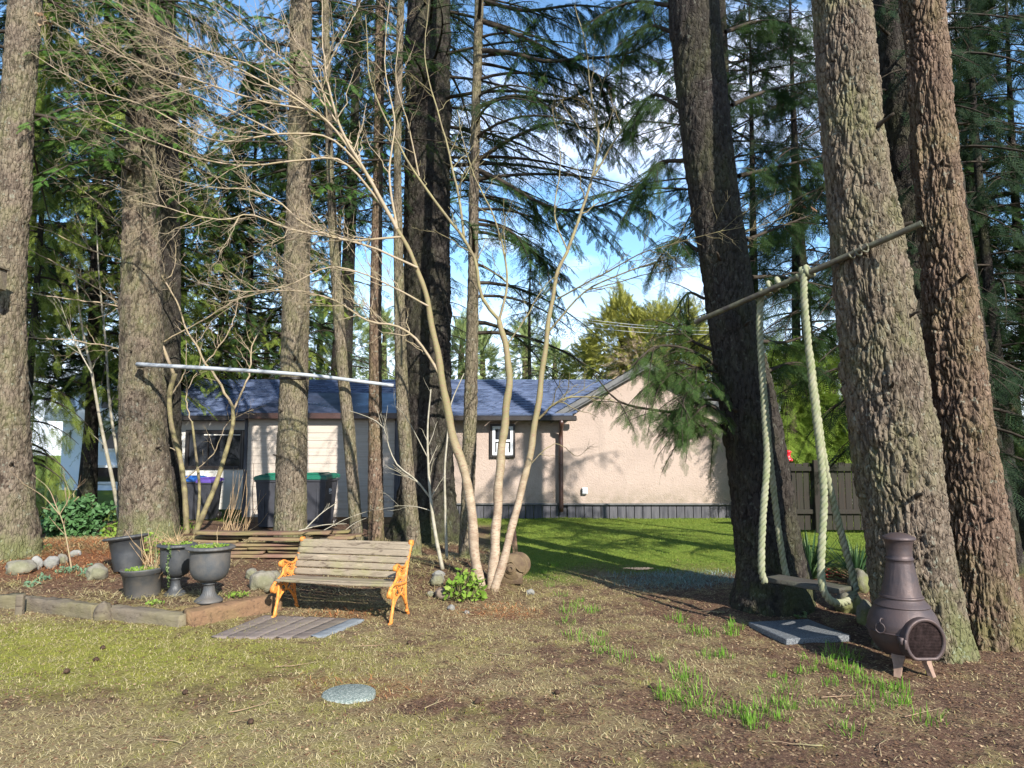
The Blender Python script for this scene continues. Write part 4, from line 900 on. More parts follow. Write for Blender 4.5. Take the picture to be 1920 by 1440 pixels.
# ============================================================ bench
m_org = mat_plain('orange_cast_iron', (.66,.25,.045), .55, .35, .12, 22, .003, 120, 0, (.36,.12,.03))
m_slat = mat_wood('bench_slat_wood', (.22,.175,.125), (.13,.11,.08), (.17,.17,.06), .65)
fl, fr, bl_, br_ = G(515,1158), G(733,1170), G(575,1137), G(784,1152)
u = nrm((fr-fl)*[1,1,0]); v_ = np.array([-u[1], u[0], 0]); Lb = np.linalg.norm((fr-fl)[:2]); Z1 = np.array([0,0,1.])
b0 = (fl+fr)/2; b0[2] = min(fl[2], fr[2])+.01; HS = .885
zb_ = b0[2]-.01
def bp(a, d, h): return np.array([b0[0], b0[1], zb_])+u*a+v_*d+Z1*h*HS      # along, depth (back +), height
bench = empty('garden_bench', bp(0, .2, 0), 'wooden slatted garden bench with ornate orange cast iron ends', 'bench')
def frame(a):
    mb = MB()
    def bar(pts, r=.010, n=16, sq=1.5, r2=None):
        p = spline(np.array([bp(a, d, h) for d, h in pts]), n)
        rr = r if r2 is None else np.linspace(r, r2, n); tube(mb, p, rr, 8, True, 1.0, u)
    def ring(d, h, r1, r2, rr=.006, a0=0, a1=6.283, n=22):
        t = np.linspace(a0, a1, n); bar_ = np.array([bp(a, d+r1*math.cos(q), h+r2*math.sin(q)) for q in t]); tube(mb, bar_, rr, 6, True, 1.0, u)
    def scroll(d, h, r, turns=1.3, a0=0, sgn=1, rr=.008):
        t = np.linspace(0, 1, 26); A_ = a0+sgn*t*turns*6.283; R_ = r*(1-.8*t)
        tube(mb, np.array([bp(a, d+R_[k]*math.cos(A_[k]), h+R_[k]*math.sin(A_[k])) for k in range(26)]), np.linspace(rr, rr*.8, 26), 6, True, 1.0, u)
    def disc(d, h, r, w=.02):
        k = 18; c0_ = bp(a, d, h); mbv = []
        for s, rr in ((-1, r*.75), (-1, r*.98), (-.5, r), (.5, r), (1, r*.98), (1, r*.75)):
            for q in range(k):
                A_ = q*6.283/k; mbv.append(c0_+u*s*w+v_*rr*math.cos(A_)+Z1*rr*math.sin(A_))
        i = np.arange(5)[:,None]*k; j = np.arange(k)[None,:]; j2 = (j+1) % k
        mb.add(mbv, [np.stack([i+j, i+j2, i+k+j2, i+k+j], -1).reshape(-1,4), np.array([list(range(k))[::-1], list(range(5*k, 6*k))])])
    bar([(.0,.0),(-.005,.03),(.02,.11),(.045,.20),(.05,.28),(.055,.37)], .017, 20, r2=.015)               # front leg
    bar([(-.05,.008),(.0,.02),(.015,.05)], .014, 8, r2=.018); bar([(.46,.0),(.43,.03),(.39,.06)], .014, 8, r2=.016)
    bar([(.44,.0),(.41,.07),(.375,.16),(.36,.26),(.355,.36),(.37,.48),(.42,.62),(.47,.72),(.50,.79)], .015, 30, r2=.018)   # back leg + upright
    disc(.505,.795,.030); scroll(.50,.79,.026,1.0,2,1,.007)
    bar([(.02,.12),(.06,.19),(.13,.25),(.20,.275),(.27,.25),(.33,.19),(.375,.13)], .013, 20)               # arch
    bar([(-.035,.36),(0,.395),(.06,.405),(.2,.385),(.36,.375)], .017, 16)                                   # seat rail
    bar([(-.035,.37),(-.06,.34),(-.055,.305),(-.03,.30)], .016, 10); disc(-.035,.315,.036,.022)
    bar([(.46,.68),(.38,.58),(.32,.555),(.24,.565),(.16,.60),(.11,.605),(.08,.585)], .013, 20); disc(.095,.575,.030,.018)
    bar([(.12,.59),(.135,.52),(.12,.46),(.06,.42),(.0,.405)], .012, 14)
    for rr1, rr2, w_ in ((.085,.085,.007),(.058,.06,.006),(.034,.036,.006),(.014,.016,.007)): ring(.235,.475,rr1,rr2,w_)
    for q in range(10):
        A_ = q*.628; bar([(.235+.058*math.cos(A_), .475+.06*math.sin(A_)),(.235+.088*math.cos(A_+.2), .475+.088*math.sin(A_+.2))], .004, 3)
    for q in range(6):
        A_ = q*1.047; bar([(.235+.014*math.cos(A_), .475+.014*math.sin(A_)),(.235+.036*math.cos(A_+.5), .475+.036*math.sin(A_+.5))], .004, 3)
    scroll(.155,.545,.03,1.2,0,1,.006); scroll(.34,.53,.026,1.2,3,-1,.006); scroll(.15,.42,.026,1.2,2,-1,.006); scroll(.335,.42,.028,1.3,4,1,.006)
    for t in range(6): bar([(.345+.015*t,.44+.05*t*.7),(.37+.02*t,.44+.052*t)], .005, 3)
    bar([(.33,.45),(.36,.54),(.41,.63)], .006, 8); bar([(.31,.49),(.34,.55),(.385,.61)], .006, 8)
    scroll(.10,.34,.035,1.3,1,1,.007); scroll(.31,.34,.035,1.3,2,-1,.007); scroll(.20,.33,.030,1.2,4.7,1,.007); scroll(.085,.27,.022,1.1,1,-1,.006); scroll(.325,.27,.024,1.1,2,1,.006)
    bar([(.06,.36),(.11,.30),(.15,.27)], .007, 6); bar([(.35,.36),(.30,.31),(.25,.27)], .007, 6); bar([(.14,.38),(.17,.33),(.2,.285)], .007, 6); bar([(.26,.38),(.235,.33),(.2,.285)], .007, 6); bar([(.07,.33),(.2,.345),(.35,.33)], .006, 10)
    ob = mb.build('end_frame', m_org, bench); return ob
frame(-Lb/2+.0); frame(Lb/2)
mb = MB(); e = Lb/2+.005
for k, (d, h) in enumerate(((.01,.412),(.085,.416),(.16,.408),(.235,.400),(.31,.396))): beam(mb, bp(-e, d, h), bp(e, d, h), .058, .022, .0025, 40, k+1, bend=-.006)
mb.build('seat', m_slat, bench)
mb = MB()
for k, (d, h) in enumerate(((.362,.455),(.385,.535),(.412,.610),(.445,.685),(.475,.745))):
    upv = nrm(v_*1.0-Z1*.36); beam(mb, bp(-e, d-.012, h), bp(e, d-.012, h), .062 if k < 4 else .05, .022, .0025, 40, k+9, upv, bend=0)
beam(mb, bp(-e, .49, .785), bp(e, .49, .785), .034, .022, .002, 40, 33, nrm(v_-Z1*.36))
mb.build('backrest', m_slat, bench)

# ============================================================ planters
m_urn = mat_plain('dark_plastic', (.030,.033,.038), .48, .45, .25, 5, .002, 60, 0, (.06,.06,.058))
m_urn2 = mat_plain('faded_plastic', (.05,.054,.058), .55, .4, .25, 5, .002, 60, 0, (.10,.088,.075))
m_soil = mat_plain('potting_soil', (.05,.032,.02), .95, .1, .3, 40, .01, 60)
m_dry = mat_leaf('dry_stem', (.42,.30,.17), (.33,.21,.11), .1, .7, (.55,.42,.26))
m_ivy = mat_leaf('ivy_leaf', (.09,.14,.05), (.13,.18,.06), .3, .5, (.26,.30,.16))
m_green = mat_leaf('fresh_leaf', (.12,.22,.03), (.18,.27,.04), .35, .45, (.30,.36,.08))
def leaves(mb, pts, size, nrmv=None, k=1):
    pts = np.asarray(pts); q = len(pts); a = rs.rand(q)*6.28; tl = rs.randn(q,3)*.5+[0,-.4,.7]; tl = nrm(tl)
    x = nrm(np.cross(tl, np.stack([np.cos(a), np.sin(a), 0*a], 1))); y = np.cross(tl, x); s = size*(.6+.8*rs.rand(q))[:,None]
    v = np.stack([pts-x*s, pts-x*s*.4+y*s*.55+tl*s*.12, pts+x*s*.5+y*s*.5, pts+x*s*1.1, pts+x*s*.5-y*s*.5, pts-x*s*.4-y*s*.55+tl*s*.12], 1)
    o = np.arange(q)[:,None]*6; mb.add(v.reshape(-1,3), np.concatenate([o,o+1,o+2,o+3,o+4,o+5],1))
def stems(mb, c, n_, h, spread, r=.003, seed=0, lean=.6, kink=.3):
    q = np.random.RandomState(seed)
    for _ in range(n_):
        a = q.rand()*6.28; l = lean*q.rand()**.7; d = np.array([math.cos(a)*math.sin(l), math.sin(a)*math.sin(l), math.cos(l)]); hh = h*(.4+.7*q.rand())
        p0 = c+np.array([q.randn(), q.randn(), 0])*spread; m = 5; t = np.linspace(0,1,m)[:,None]
        tube(mb, p0+d*hh*t+np.cumsum(q.randn(m,3)*kink*hh*.12, 0)*t, r*(1.1-.7*t[:,0]), 4, False)
def rimwave(k, amp): return lambda r, z, ph: r*(1+amp*(np.abs(np.cos(ph*k/2))-.5)*(z > 0))
def urn(g, R, Hh, mat, label, tilt=(0,0), fill=True, seed=0, stemn=0):
    s = R/.235; c = np.array(g); root = empty('urn_planter', c, label, 'planter')
    mb = MB()
    def flu(r, z, ph): return r*(1+np.where((z > Hh*.07) & (z < Hh*.30), .045*np.abs(np.sin(ph*12)), 0)+np.where((z > Hh*.945)&(r > .2*s), .012*np.sin(ph*26), 0))
    pr = np.array([(.0,0),(.135,.0),(.138,.012),(.118,.035),(.085,.052),(.062,.085),(.052,.13),(.050,.165),(.068,.175),(.072,.183),(.060,.192),(.10,.205),(.150,.235),(.178,.28),(.190,.34),(.193,.45),(.196,.515),(.232,.520),(.240,.530),(.236,.545),(.205,.556),(.186,.552),(.182,.53),(.178,.50)])
    p2 = []
    for q in range(len(pr)-1):
        for t in (0,.5): p2.append(pr[q]*(1-t)+pr[q+1]*t)
    pr = np.array(p2+[pr[-1]]); pr = pr*[s, Hh/.556]
    lathe(mb, pr, (0,0,0), 96, flu); 
    rx, ry = tilt; R1 = np.array(Matrix.Rotation(rx, 3, 'X')@Matrix.Rotation(ry, 3, 'Y')); mb.v[-1] = mb.v[-1]@R1.T+c
    mb.build('pot', mat, root)
    top = R1@np.array([0,0,Hh*.93])+c
    if fill:
        mb = MB(); lathe(mb, [(.186*s,0),(.12*s,.012),(.05*s,.02),(0,.022)], top, 24); mb.build('soil', m_soil, root)
        mb = MB(); q = rs.rand(260,2); rr = .18*s*np.sqrt(q[:,0]); a = q[:,1]*6.28; leaves(mb, np.stack([top[0]+rr*np.cos(a), top[1]+rr*np.sin(a), top[2]+.02+.02*rs.rand(260)], 1), .011); mb.build('moss', m_green, root, False)
    if stemn:
        mb = MB(); stems(mb, top, stemn, .22, .07*s, .0028, seed, 1.35, .8); mb.build('dead_stems', m_dry, root)
    return root, top
g1 = G(391,1128); urn(g1, .235, .56, m_urn2, 'black pedestal urn nearest the bench with green moss on its soil', (.0,0), True, 1, 4)
g2 = G(328,1116); ur2, top2 = urn(g2, .195, .545, m_urn, 'black pedestal urn filled with dead stems and trailing ivy', (0,0), True, 2, 46)
mb = MB()
for (ox, oy, n_) in ((-.19,-.05,34),(.015,-.20,42)):
    t = np.linspace(0,1,n_); p = np.stack([top2[0]+ox+.01*np.sin(t*9), top2[1]+oy-.012+.0*t, top2[2]+.03-t*.40], 1)
    leaves(mb, p+rs.randn(n_,3)*.006, .013); leaves(mb, p+rs.randn(n_,3)*.008, .010)
mb.build('trailing_ivy', m_ivy, ur2, False)
# straight planter leaning back, and the wide nursery pot
g3 = G(240,1072); pl = empty('rimmed_planter', g3, 'tilted black planter with a wide ruffled rim behind the nursery pot', 'planter')
mb = MB(); lathe(mb, np.array([(0,0),(.155,0),(.16,.01),(.175,.2),(.195,.375),(.25,.385),(.262,.40),(.25,.415),(.205,.42),(.192,.40),(.17,.2),(.15,.05),(0,.05)]), (0,0,0), 80, lambda r, z, ph: r*(1+np.where(z > .38, .012*np.sin(ph*24), 0)))
Rm = np.array(Matrix.Rotation(-.04, 3, 'X')@Matrix.Rotation(-.13, 3, 'Y')); mb.v[-1] = mb.v[-1]@Rm.T+g3+[0,0,.02]; mb.build('pot', m_urn, pl)
g4 = G(268,1118); np_ = empty('nursery_pot', g4, 'wide black nursery pot with weeds and dead stems in front of the urns', 'plant pot')
mb = MB(); lathe(mb, np.array([(0,0),(.165,0),(.172,.012),(.196,.235),(.207,.238),(.212,.275),(.222,.285),(.215,.295),(.205,.29),(.198,.25)]), (0,0,0), 64)
Rm = np.array(Matrix.Rotation(-.05, 3, 'Y')); mb.v[-1] = mb.v[-1]@Rm.T+g4; mb.build('pot', m_urn2, np_)
mb = MB(); lathe(mb, [(.2,0),(.1,.01),(0,.012)], g4+[0,0,.25], 24); mb.build('soil', m_soil, np_)
mb = MB(); q = rs.rand(500,2); rr = .19*np.sqrt(q[:,0]); a = q[:,1]*6.28; leaves(mb, np.stack([g4[0]+rr*np.cos(a), g4[1]+rr*np.sin(a), g4[2]+.265+.03*rs.rand(500)], 1), .010); mb.build('weeds', m_green, np_, False)
mb = MB(); stems(mb, g4+[.05,0,.25], 16, .42, .05, .0035, 5, .7, .4); stems(mb, g4+[.1,.05,.2], 30, .2, .07, .0025, 6, 1.2, .6); mb.build('dead_stems', m_dry, np_)

# ============================================================ timber edging of the raised bed
m_timb = mat_wood('old_timber', (.14,.115,.085), (.07,.055,.04), (.16,.15,.05), .35)
m_timb2 = mat_wood('brown_timber', (.16,.095,.055), (.11,.065,.035), (.13,.12,.04), .3)
def timber(a, b, w, h, mat, label, seed, drop=.05, name='edging_timber', cat='timber'):
    a, b = np.array(a, float), np.array(b, float); mb = MB(); beam(mb, a+[0,0,h/2-drop], b+[0,0,h/2-drop], w, h, .040, 60, seed, rag=.05)
    return single(mb, name, mat, (a+b)/2, label, cat)
def GE(px, py): r = ray(px, py); t = -CH/r[2]; return np.array([r[0]*t, r[1]*t, 0.])
timber(GE(-160,1128), GE(40,1140), .11, .17, m_timb, 'grey weathered edging timber ending at the short stake', 1)
timber(GE(46,1142), GE(182,1160), .12, .17, m_timb, 'cracked grey edging timber right of the short stake', 2)
timber(GE(206,1158), GE(346,1176), .14, .17, m_timb, 'dark split edging timber in front of the nursery pot', 3)
timber(GE(352,1177), GE(520,1142), .15, .20, m_timb2, 'brown rotting edging timber running back to the bench', 4)
e_ = GE(43,1150)+[0,-.05,0]; mb = MB(); beam(mb, e_+[0,0,-.05], e_+[0,0,.20], .075, .05, .004, 10, 5, (0,1,0)); single(mb, 'stake', m_timb, e_, 'short grey wooden stake holding the edging timbers', 'stake')
e_ = GE(193,1163); mb = MB(); ico(mb, e_+[0,0,.06], (.085,.07,.12), 3, .35, 6); single(mb, 'rotten_stump', m_timb, e_, 'rotten wood chunk between two edging timbers', 'wood chunk')

# boards laid flat before the bench
m_board = mat_wood('grey_board', (.16,.13,.115), (.10,.08,.07), (.14,.13,.05), .25); m_boardb = mat_wood('blue_grey_board', (.15,.165,.18), (.10,.11,.12), mossamt=.1)
for k in range(7):
    a = np.array([408+ (592-408)*k/6., 1197]); b = np.array([508+(672-508)*k/6., 1156+ (1163-1156)*k/6.])
    A_, B_ = G(*a), G(*b); A_[2] = hz(A_[0],A_[1])+.004; B_[2] = hz(B_[0],B_[1])+.004; d = B_-A_; off = random.uniform(-.04,.06); A_ = A_+d*off
    mb = MB(); beam(mb, A_+[0,0,-.003], B_+[0,0,-.003], .14, .03, .004, 30, 60+k, rag=.03)
    lab = 'pale blue grey board at the right end of the boards before the bench' if k == 6 else ('leftmost flat board sunk in the grass before the bench' if k == 0 else 'weathered brown grey board lying flat in front of the bench')
    single(mb, 'ground_board', m_boardb if k == 6 else m_board, A_, lab, 'board', 'boards lying flat before the bench')

# stacked planks behind the bench
m_plk = mat_wood('stacked_plank', (.165,.095,.068), (.095,.058,.042), (.16,.17,.05), .5)
y0 = 10.0; zg1 = hz(-3.6, y0)
for k, px in enumerate((400, 470, 610)):
    x = P(px,1040,y0)[0]; mb = MB(); beam(mb, (x, y0+.0, zg1+.05), (x, y0+.5, hz(x,y0+.5)+.05), .11, .12, .006, 10, 80+k); single(mb, 'bearer_block', m_plk, (x,y0,zg1), 'dark bearer block under the plank pile', 'wood block', 'bearer blocks under the plank pile')
def pz(py, Y): return P(500, py, Y)[2]
PL = [(372,560,1041,-.02,.2,.04),(520,660,1041,.05,.2,.04),(385,500,1033,.0,.15,.032),(505,655,1033,.02,.15,.03),(372,470,1026,.04,.2,.035),(470,640,1026,.01,.2,.03),(380,575,1019,-.03,.18,.035),(560,668,1018,.1,.2,.035),
      (368,452,1012,.1,.2,.03),(372,470,1006,.15,.2,.03),(470,585,1009,-.05,.19,.035),(585,665,1007,.12,.2,.04),(630,680,1003,.2,.2,.03),(372,620,998,.0,.25,.04),(560,655,997,.25,.22,.035)]
for k, (pa, pb, py, oy, w_, h_) in enumerate(PL):
    Yk = y0+oy; a, b = P(pa, py, Yk), P(pb, py, Yk); a[2] = b[2] = pz(py, Yk); b[1] += random.uniform(-.08,.08); b[2] += random.uniform(-.008,.008)
    mb = MB(); beam(mb, a, b, w_, h_, .004, 40, 90+k, rag=.05, bend=random.uniform(-.012,.0))
    lab = {13:'long pinkish brown plank topmost on the pile behind the bench', 14:'short split plank on the top right end of the pile', 10:'plank with a rounded end just above the bench arm in the pile', 0:'lowest long plank of the pile above the dark gap'}.get(k, 'weathered reddish brown plank in the pile behind the bench')
    single(mb, 'stacked_plank', m_plk, a, lab, 'plank', 'planks in the pile behind the bench' )
x = P(607,1016,y0-.1); mb = MB(); beam(mb, x-[.055,0,0], x+[.055,0,0], .1, .09, .004, 8, 120); single(mb, 'post_offcut', m_timb, x, 'square mossy post offcut wedged in the plank pile', 'wood block')

# ============================================================ rocks
def mat_rock(name, c1, c2, moss=.3):
    n = N(name, .85, .25); f = n.noise(7, 6); g = n.noise(60, 4); b = n.noise(3, 3)
    c = n.mix(n.mix(c1, c2, n.ramp(f, [(.35, 0.), (.65, 1.)])), (.36,.34,.29), n.ramp(g, [(.6, 0.), (.75, .6)]))
    n.col(n.mix(c, (.14,.15,.035), n.math('MULTIPLY', n.ramp(b, [(.45, 0.), (.6, 1.)]), moss))); n.bump(n.math('ADD', f, n.math('MULTIPLY', g, .3)), .02, .8); return n.m
m_rk = mat_rock('grey_rock', (.20,.18,.145), (.12,.11,.09)); m_rkm = mat_rock('mossy_rock', (.12,.11,.085), (.07,.068,.05), .6); m_rkp = mat_rock('pale_rock', (.24,.23,.215), (.15,.145,.135), .1); m_rkb = mat_rock('brown_rock', (.20,.14,.11), (.13,.10,.08), .1)
RK = [(492,1088,24,22,m_rk,'round speckled grey boulder beside the left bench arm'),(512,1082,16,14,m_rk,'small grey rock half hidden behind the left bench arm'),(472,1076,14,12,m_rk,'low tan rock left of the round boulder'),
 (38,1062,26,16,m_rk,'broad tan rock in the bed at the far left'),(68,1056,11,14,m_rkp,'pale upright rock between the tan and the grey rock'),(97,1054,15,13,m_rkp,'pale grey rock in the middle of the rock row'),(117,1048,10,11,m_rk,'rounded grey rock leaning on the pale ones'),(140,1038,10,7,m_rkp,'small white rock at the right end of the rock row'),
 (182,1072,22,18,m_rk,'tan rock left of the tilted planter'),(155,955,15,13,m_rkm,'mossy boulder below the dark bush'),(823,1076,12,8,m_rkp,'flat grey stone topmost on the little rock pile'),(820,1086,17,11,m_rk,'tan stone under the flat grey stone'),
 (829,1112,16,13,m_rkb,'dark brown round rock left of the green leafy plant'),(808,1113,7,6,m_rk,'small yellowish pebble beside the brown rock'),(846,1139,9,6,m_rkp,'small white stone below the leafy plant'),(875,1148,6,4,m_rkp,'tiny pale stone at the front edge of the bed'),(995,1110,8,6,m_rkp,'pale greenish stone right of the gear wheel'),
 (1612,1090,26,24,m_rkm,'tall mossy boulder at the rear right of the swing'),(1630,1082,18,22,m_rkm,'smooth brown boulder touching the mossy one'),(1590,1128,28,26,m_rkm,'mossy rock under the right swing rope'),(1622,1150,22,26,m_rkm,'lichened rock between the swing and the chimenea')]
for k, (px, py, rx, rz_, m_, lab) in enumerate(RK):
    Yk = G(px, py+rz_*.7)[1]; p = P(px, py+rz_*.15, Yk); s = mpp(p); mb = MB(); ico(mb, p, (rx*s, rx*s*.8, rz_*s), 4, .34, k*3+1, 1.3, rotz(k)); single(mb, 'rock', m_, p, lab, 'rock')

# ============================================================ chimenea
g = G(1697,1256); g[2] -= .005; cc = np.array(g); Sx = 1330/ (g[1]*cT+(0-CH)*sT)
m_iron = mat_plain('bronze_cast_iron', (.085,.058,.052), .55, .4, .2, 7, .0015, 90, .45, (.055,.045,.048)); m_leg = mat_plain('clay_leg', (.26,.17,.125), .75, .3, .2, 12)
m_mesh = mat_plain('rusty_mesh', (.045,.028,.026), .8, .2, .3, 30, .002, 200, .3)
ch = empty('chimenea', cc, 'bronze brown cast iron chimenea with a round mesh door and stubby legs', 'fire pit')
mb = MB(); pr = [(0,.12),(.08,.115),(.14,.135),(.195,.19),(.235,.26),(.250,.33),(.247,.39),(.228,.45),(.205,.49),(.190,.512),(.196,.52),(.188,.53),(.165,.555),(.150,.575),(.156,.585),(.152,.598),(.142,.602),(.138,.62),(.120,.70),(.103,.80),(.093,.875),(.099,.88),(.099,.893),(.092,.898),(.090,.96),(.097,1.01),(.107,1.035),(.110,1.045),(.098,1.046)]
p2 = []
for q in range(len(pr)-1):
    for t in (0,.33,.66): p2.append(np.array(pr[q])*(1-t)+np.array(pr[q+1])*t)
lathe(mb, np.array(p2), (0,0,0), 96, lambda r, z, ph: r*(1+np.where((z > .63)&(z < .86), .022*(np.abs(((ph*4.5+z*22+np.where(np.floor(z*16) % 2 > 0, 0, 0)) % 1)-.5) > .42)+.018*(np.abs(((ph*4.5-z*22) % 1)-.5) > .45), 0))); mb.v[-1] = mb.v[-1]*[1,1,.945]+cc
mb.build('body', m_iron, ch)
mb = MB(); lathe(mb, [(.118,1.04),(.122,1.05),(.114,1.062),(.06,1.085),(.03,1.09),(0,1.09)], cc-[0,0,.055], 48); mb.build('lid', m_iron, ch)
ya = math.radians(3); dd = np.array([math.sin(ya), -math.cos(ya), 0]); ss = np.array([math.cos(ya), math.sin(ya), 0])
dc = cc+dd*.208+Z1*.285
k = 40; ph = np.arange(k)*6.283/k; ox = .150*np.cos(ph); oz = np.maximum(.160*np.sin(ph), -.132)
def ringv(sc, off): return dc+ss*(ox*sc)[:,None]+Z1*(oz*sc)[:,None]+dd*off
mb = MB(); V = np.concatenate([ringv(1.0,-.12), ringv(1.02,.035), ringv(1.04,.062), ringv(1.0,.070), ringv(.88,.068), ringv(.86,.055)])
i = np.arange(5)[:,None]*k; j = np.arange(k)[None,:]; j2 = (j+1) % k; mb.add(V, np.stack([i+j, i+j2, i+k+j2, i+k+j], -1).reshape(-1,4)); door = mb.build('door', m_iron, ch)
mb = MB(); mb.add(ringv(.87,.050), np.array([list(range(k))])); 
for q in range(-12, 13):
    x_ = q*.0105
    hh = .150*.86*math.sqrt(max(0, 1-(x_/.13)**2)); lo = max(-hh, -.115)
    if hh > .01: tube(mb, np.array([dc+ss*x_+Z1*lo+dd*.054, dc+ss*x_+Z1*hh+dd*.054]), .0016, 4); 
    z_ = x_; ww = .13*math.sqrt(max(0, 1-(z_/.138)**2))
    if z_ > -.113: tube(mb, np.array([dc-ss*ww+Z1*z_+dd*.056, dc+ss*ww+Z1*z_+dd*.056]), .0016, 4)
mb.build('mesh_screen', m_mesh, door)
mb = MB(); t = np.linspace(-2.2, .1, 20); rr_ = .252; tube(mb, np.array([cc+np.array([rr_*math.sin(q+ya-.65), -rr_*math.cos(q+ya-.65), .31]) for q in t]), .006, 6)
box(mb, dc-ss*.165+dd*.03+Z1*0, (.035,.05,.05), rotz(ya), .005); box(mb, dc-ss*.15+dd*.06-Z1*.02, (.02,.02,.07), rotz(ya), .004); mb.build('latch_band', m_iron, ch)
hp = cc+np.array([-.225,-.12,.385]); mb = MB(); t = np.linspace(0, 6.283, 24); tube(mb, np.array([hp+np.array([.032*math.cos(q)*.8-.012, -.032*math.cos(q)*.6, -.04+.036*math.sin(q)]) for q in t]), .005, 6, False)
tube(mb, spline([hp+[0.03,.02,.01],hp+[0,0,.03],hp+[-.015,-.01,.015],hp+[-.012,-.01,-.005]], 12), .006, 6); mb.build('ring_handle', m_iron, ch)
for A_ in (-.75, .62, 2.9):
    a = np.array([math.sin(A_), -math.cos(A_), 0]); b = np.array([math.cos(A_), math.sin(A_), 0]); mb = MB()
    rows = [(.13,.165,.055),(.155,.13,.050),(.165,.09,.036),(.185,.03,.026),(.20,-.012,.026)]
    V = []
    for (rd, z_, w_) in rows:
        for sx_, sd in ((-1,-1),(1,-1),(1,1),(-1,1)): V.append(cc+a*(rd+sd*.018)+b*sx_*w_*.9+Z1*z_)
    i = np.arange(4)[:,None]*4; j = np.arange(4)[None,:]; j2 = (j+1) % 4; mb.add(V, [np.stack([i+j, i+j2, i+4+j2, i+4+j], -1).reshape(-1,4), np.array([[0,1,2,3],[19,18,17,16]])]); mb.build('leg', m_leg, ch, False)

# ============================================================ swing
m_rope = mat_plain('weathered_rope', (.24,.235,.16), .9, .1, .22, 14, .003, 220, 0, (.17,.19,.10)); m_seat = mat_wood('swing_plank', (.06,.055,.048), (.035,.032,.028), (.08,.10,.03), .4, 0)
def twist(mb, pts, r, pitch=.16, strands=3, n=None, ph0=0):
    pts = np.asarray(pts, float); d = np.concatenate([[0], np.cumsum(np.linalg.norm(np.diff(pts, axis=0), axis=1))]); L = d[-1]; n = n or int(L/.012)
    p = spline(pts, n); T = nrm(np.gradient(p, axis=0)); up = np.array([0,1.,.05]); a = nrm(np.cross(T, up)); b = np.cross(T, a)
    dd_ = np.concatenate([[0], np.cumsum(np.linalg.norm(np.diff(p, axis=0), axis=1))]); jit = 1+.06*np.sin(dd_*23+ph0)+.05*np.sin(dd_*61)
    for s in range(strands):
        A_ = ph0+s*6.283/strands+dd_/pitch*6.283; q = p+(a*np.cos(A_)[:,None]+b*np.sin(A_)[:,None])*r*.50
        tube(mb, q, r*.60*jit, 8)
sw = empty('rope_swing', P(1517,1098,6.9)-[0,0,.3], 'plank swing seat hanging on thick pale green ropes from the pole', 'swing')
YL, YRr = 6.78, 6.32
def SP(px, py, Y): return P(px, py, Y)
mb = MB(); R_ = .031
tl = SP(1424,552,YL)
twist(mb, [tl+[0,-.06,.02], SP(1424,600,YL-.06), SP(1428,680,YL-.06), SP(1434,780,YL-.06), SP(1438,860,YL-.08), SP(1430,980,YL-.16), SP(1428,1070,YL-.20), SP(1434,1092,YL-.18)], R_)
twist(mb, [SP(1428,690,YL-.02), SP(1437,780,YL+.0), SP(1444,860,YL+.02), SP(1458,980,YL+.10), SP(1470,1060,YL+.15), SP(1476,1085,YL+.16)], R_*.95, ph0=1)
t = np.linspace(0, 9.4, 60); pd = nrm(SP(1503,515,YRr+.1)-SP(1422,552,YL)); aa = nrm(np.cross(pd, Z1)); bb = np.cross(pd, aa)
mb.build('rope', m_rope, sw)
mb = MB(); tr = SP(1503,515,YRr)
twist(mb, [tr+[0,-.05,.03], SP(1508,560,YRr-.06), SP(1515,640,YRr-.06), SP(1525,740,YRr-.06), SP(1538,850,YRr-.07), SP(1545,930,YRr-.10), SP(1541,1020,YRr-.16), SP(1540,1085,YRr-.20), SP(1548,1115,YRr-.19), SP(1566,1130,YRr-.12), SP(1590,1126,YRr+.0), SP(1603,1108,YRr+.12), SP(1600,1085,YRr+.16), SP(1580,1010,YRr+.12), SP(1562,940,YRr+.06), SP(1546,870,YRr), SP(1528,740,YRr), SP(1518,660,YRr)], R_, ph0=2)
mb.build('rope', m_rope, sw)
for c_, Yk, A0 in ((SP(1440,540,YL-.14), YL, 0), (SP(1504,514,YRr), YRr, 1)):
    mb = MB(); t = np.linspace(0, 15, 90); q = c_+pd*(t/15*.22-.05)[:,None]*(1 if A0 == 0 else .5)+(aa*np.cos(t)[:,None]+bb*np.sin(t)[:,None])*.048; tube(mb, q, .021, 7); mb.build('knot', m_rope, sw)
s0, s1 = (SP(1434,1088,YL-.18)+SP(1476,1085,YL+.16))/2, (SP(1541,1100,YRr-.20)+SP(1602,1105,YRr+.14))/2; s0[2] = s1[2] = (s0[2]+s1[2])/2
dv_ = nrm(s1-s0); mb = MB(); beam(mb, s0-dv_*.06, s1+dv_*.06, .26, .04, .004, 30, 200); mb.build('seat', m_seat, sw)
m_pole = mat_plain('pole_metal', (.05,.04,.032), .6, .4, .3, 12, .002, 80, 0, (.12,.12,.07))
pa, pb = SP(1304,604,7.2), SP(1728,419,5.5); n_ = 40; t = np.linspace(0,1,n_)[:,None]; mb = MB(); pts = pa*(1-t)+pb*t; rr = .026+0*t[:,0]; tube(mb, pts, rr, 16, False)
pts2 = pts; tube(mb, pts2[[0,1]], .022, 16, True)
q_ = nrm(pb-pa); mb2 = np.array([pb-q_*.12, pb]); tube(mb, mb2, .019, 16, False)
a1 = nrm(np.cross(q_, Z1)); b1 = np.cross(q_, a1); ph = np.arange(16)*6.283/16; V = np.concatenate([pb+(a1*np.cos(ph)[:,None]+b1*np.sin(ph)[:,None])*r0_ for r0_ in (.026,.019)]); mb.add(V, np.array([[k, (k+1)%16, 16+(k+1)%16, 16+k] for k in range(16)]))
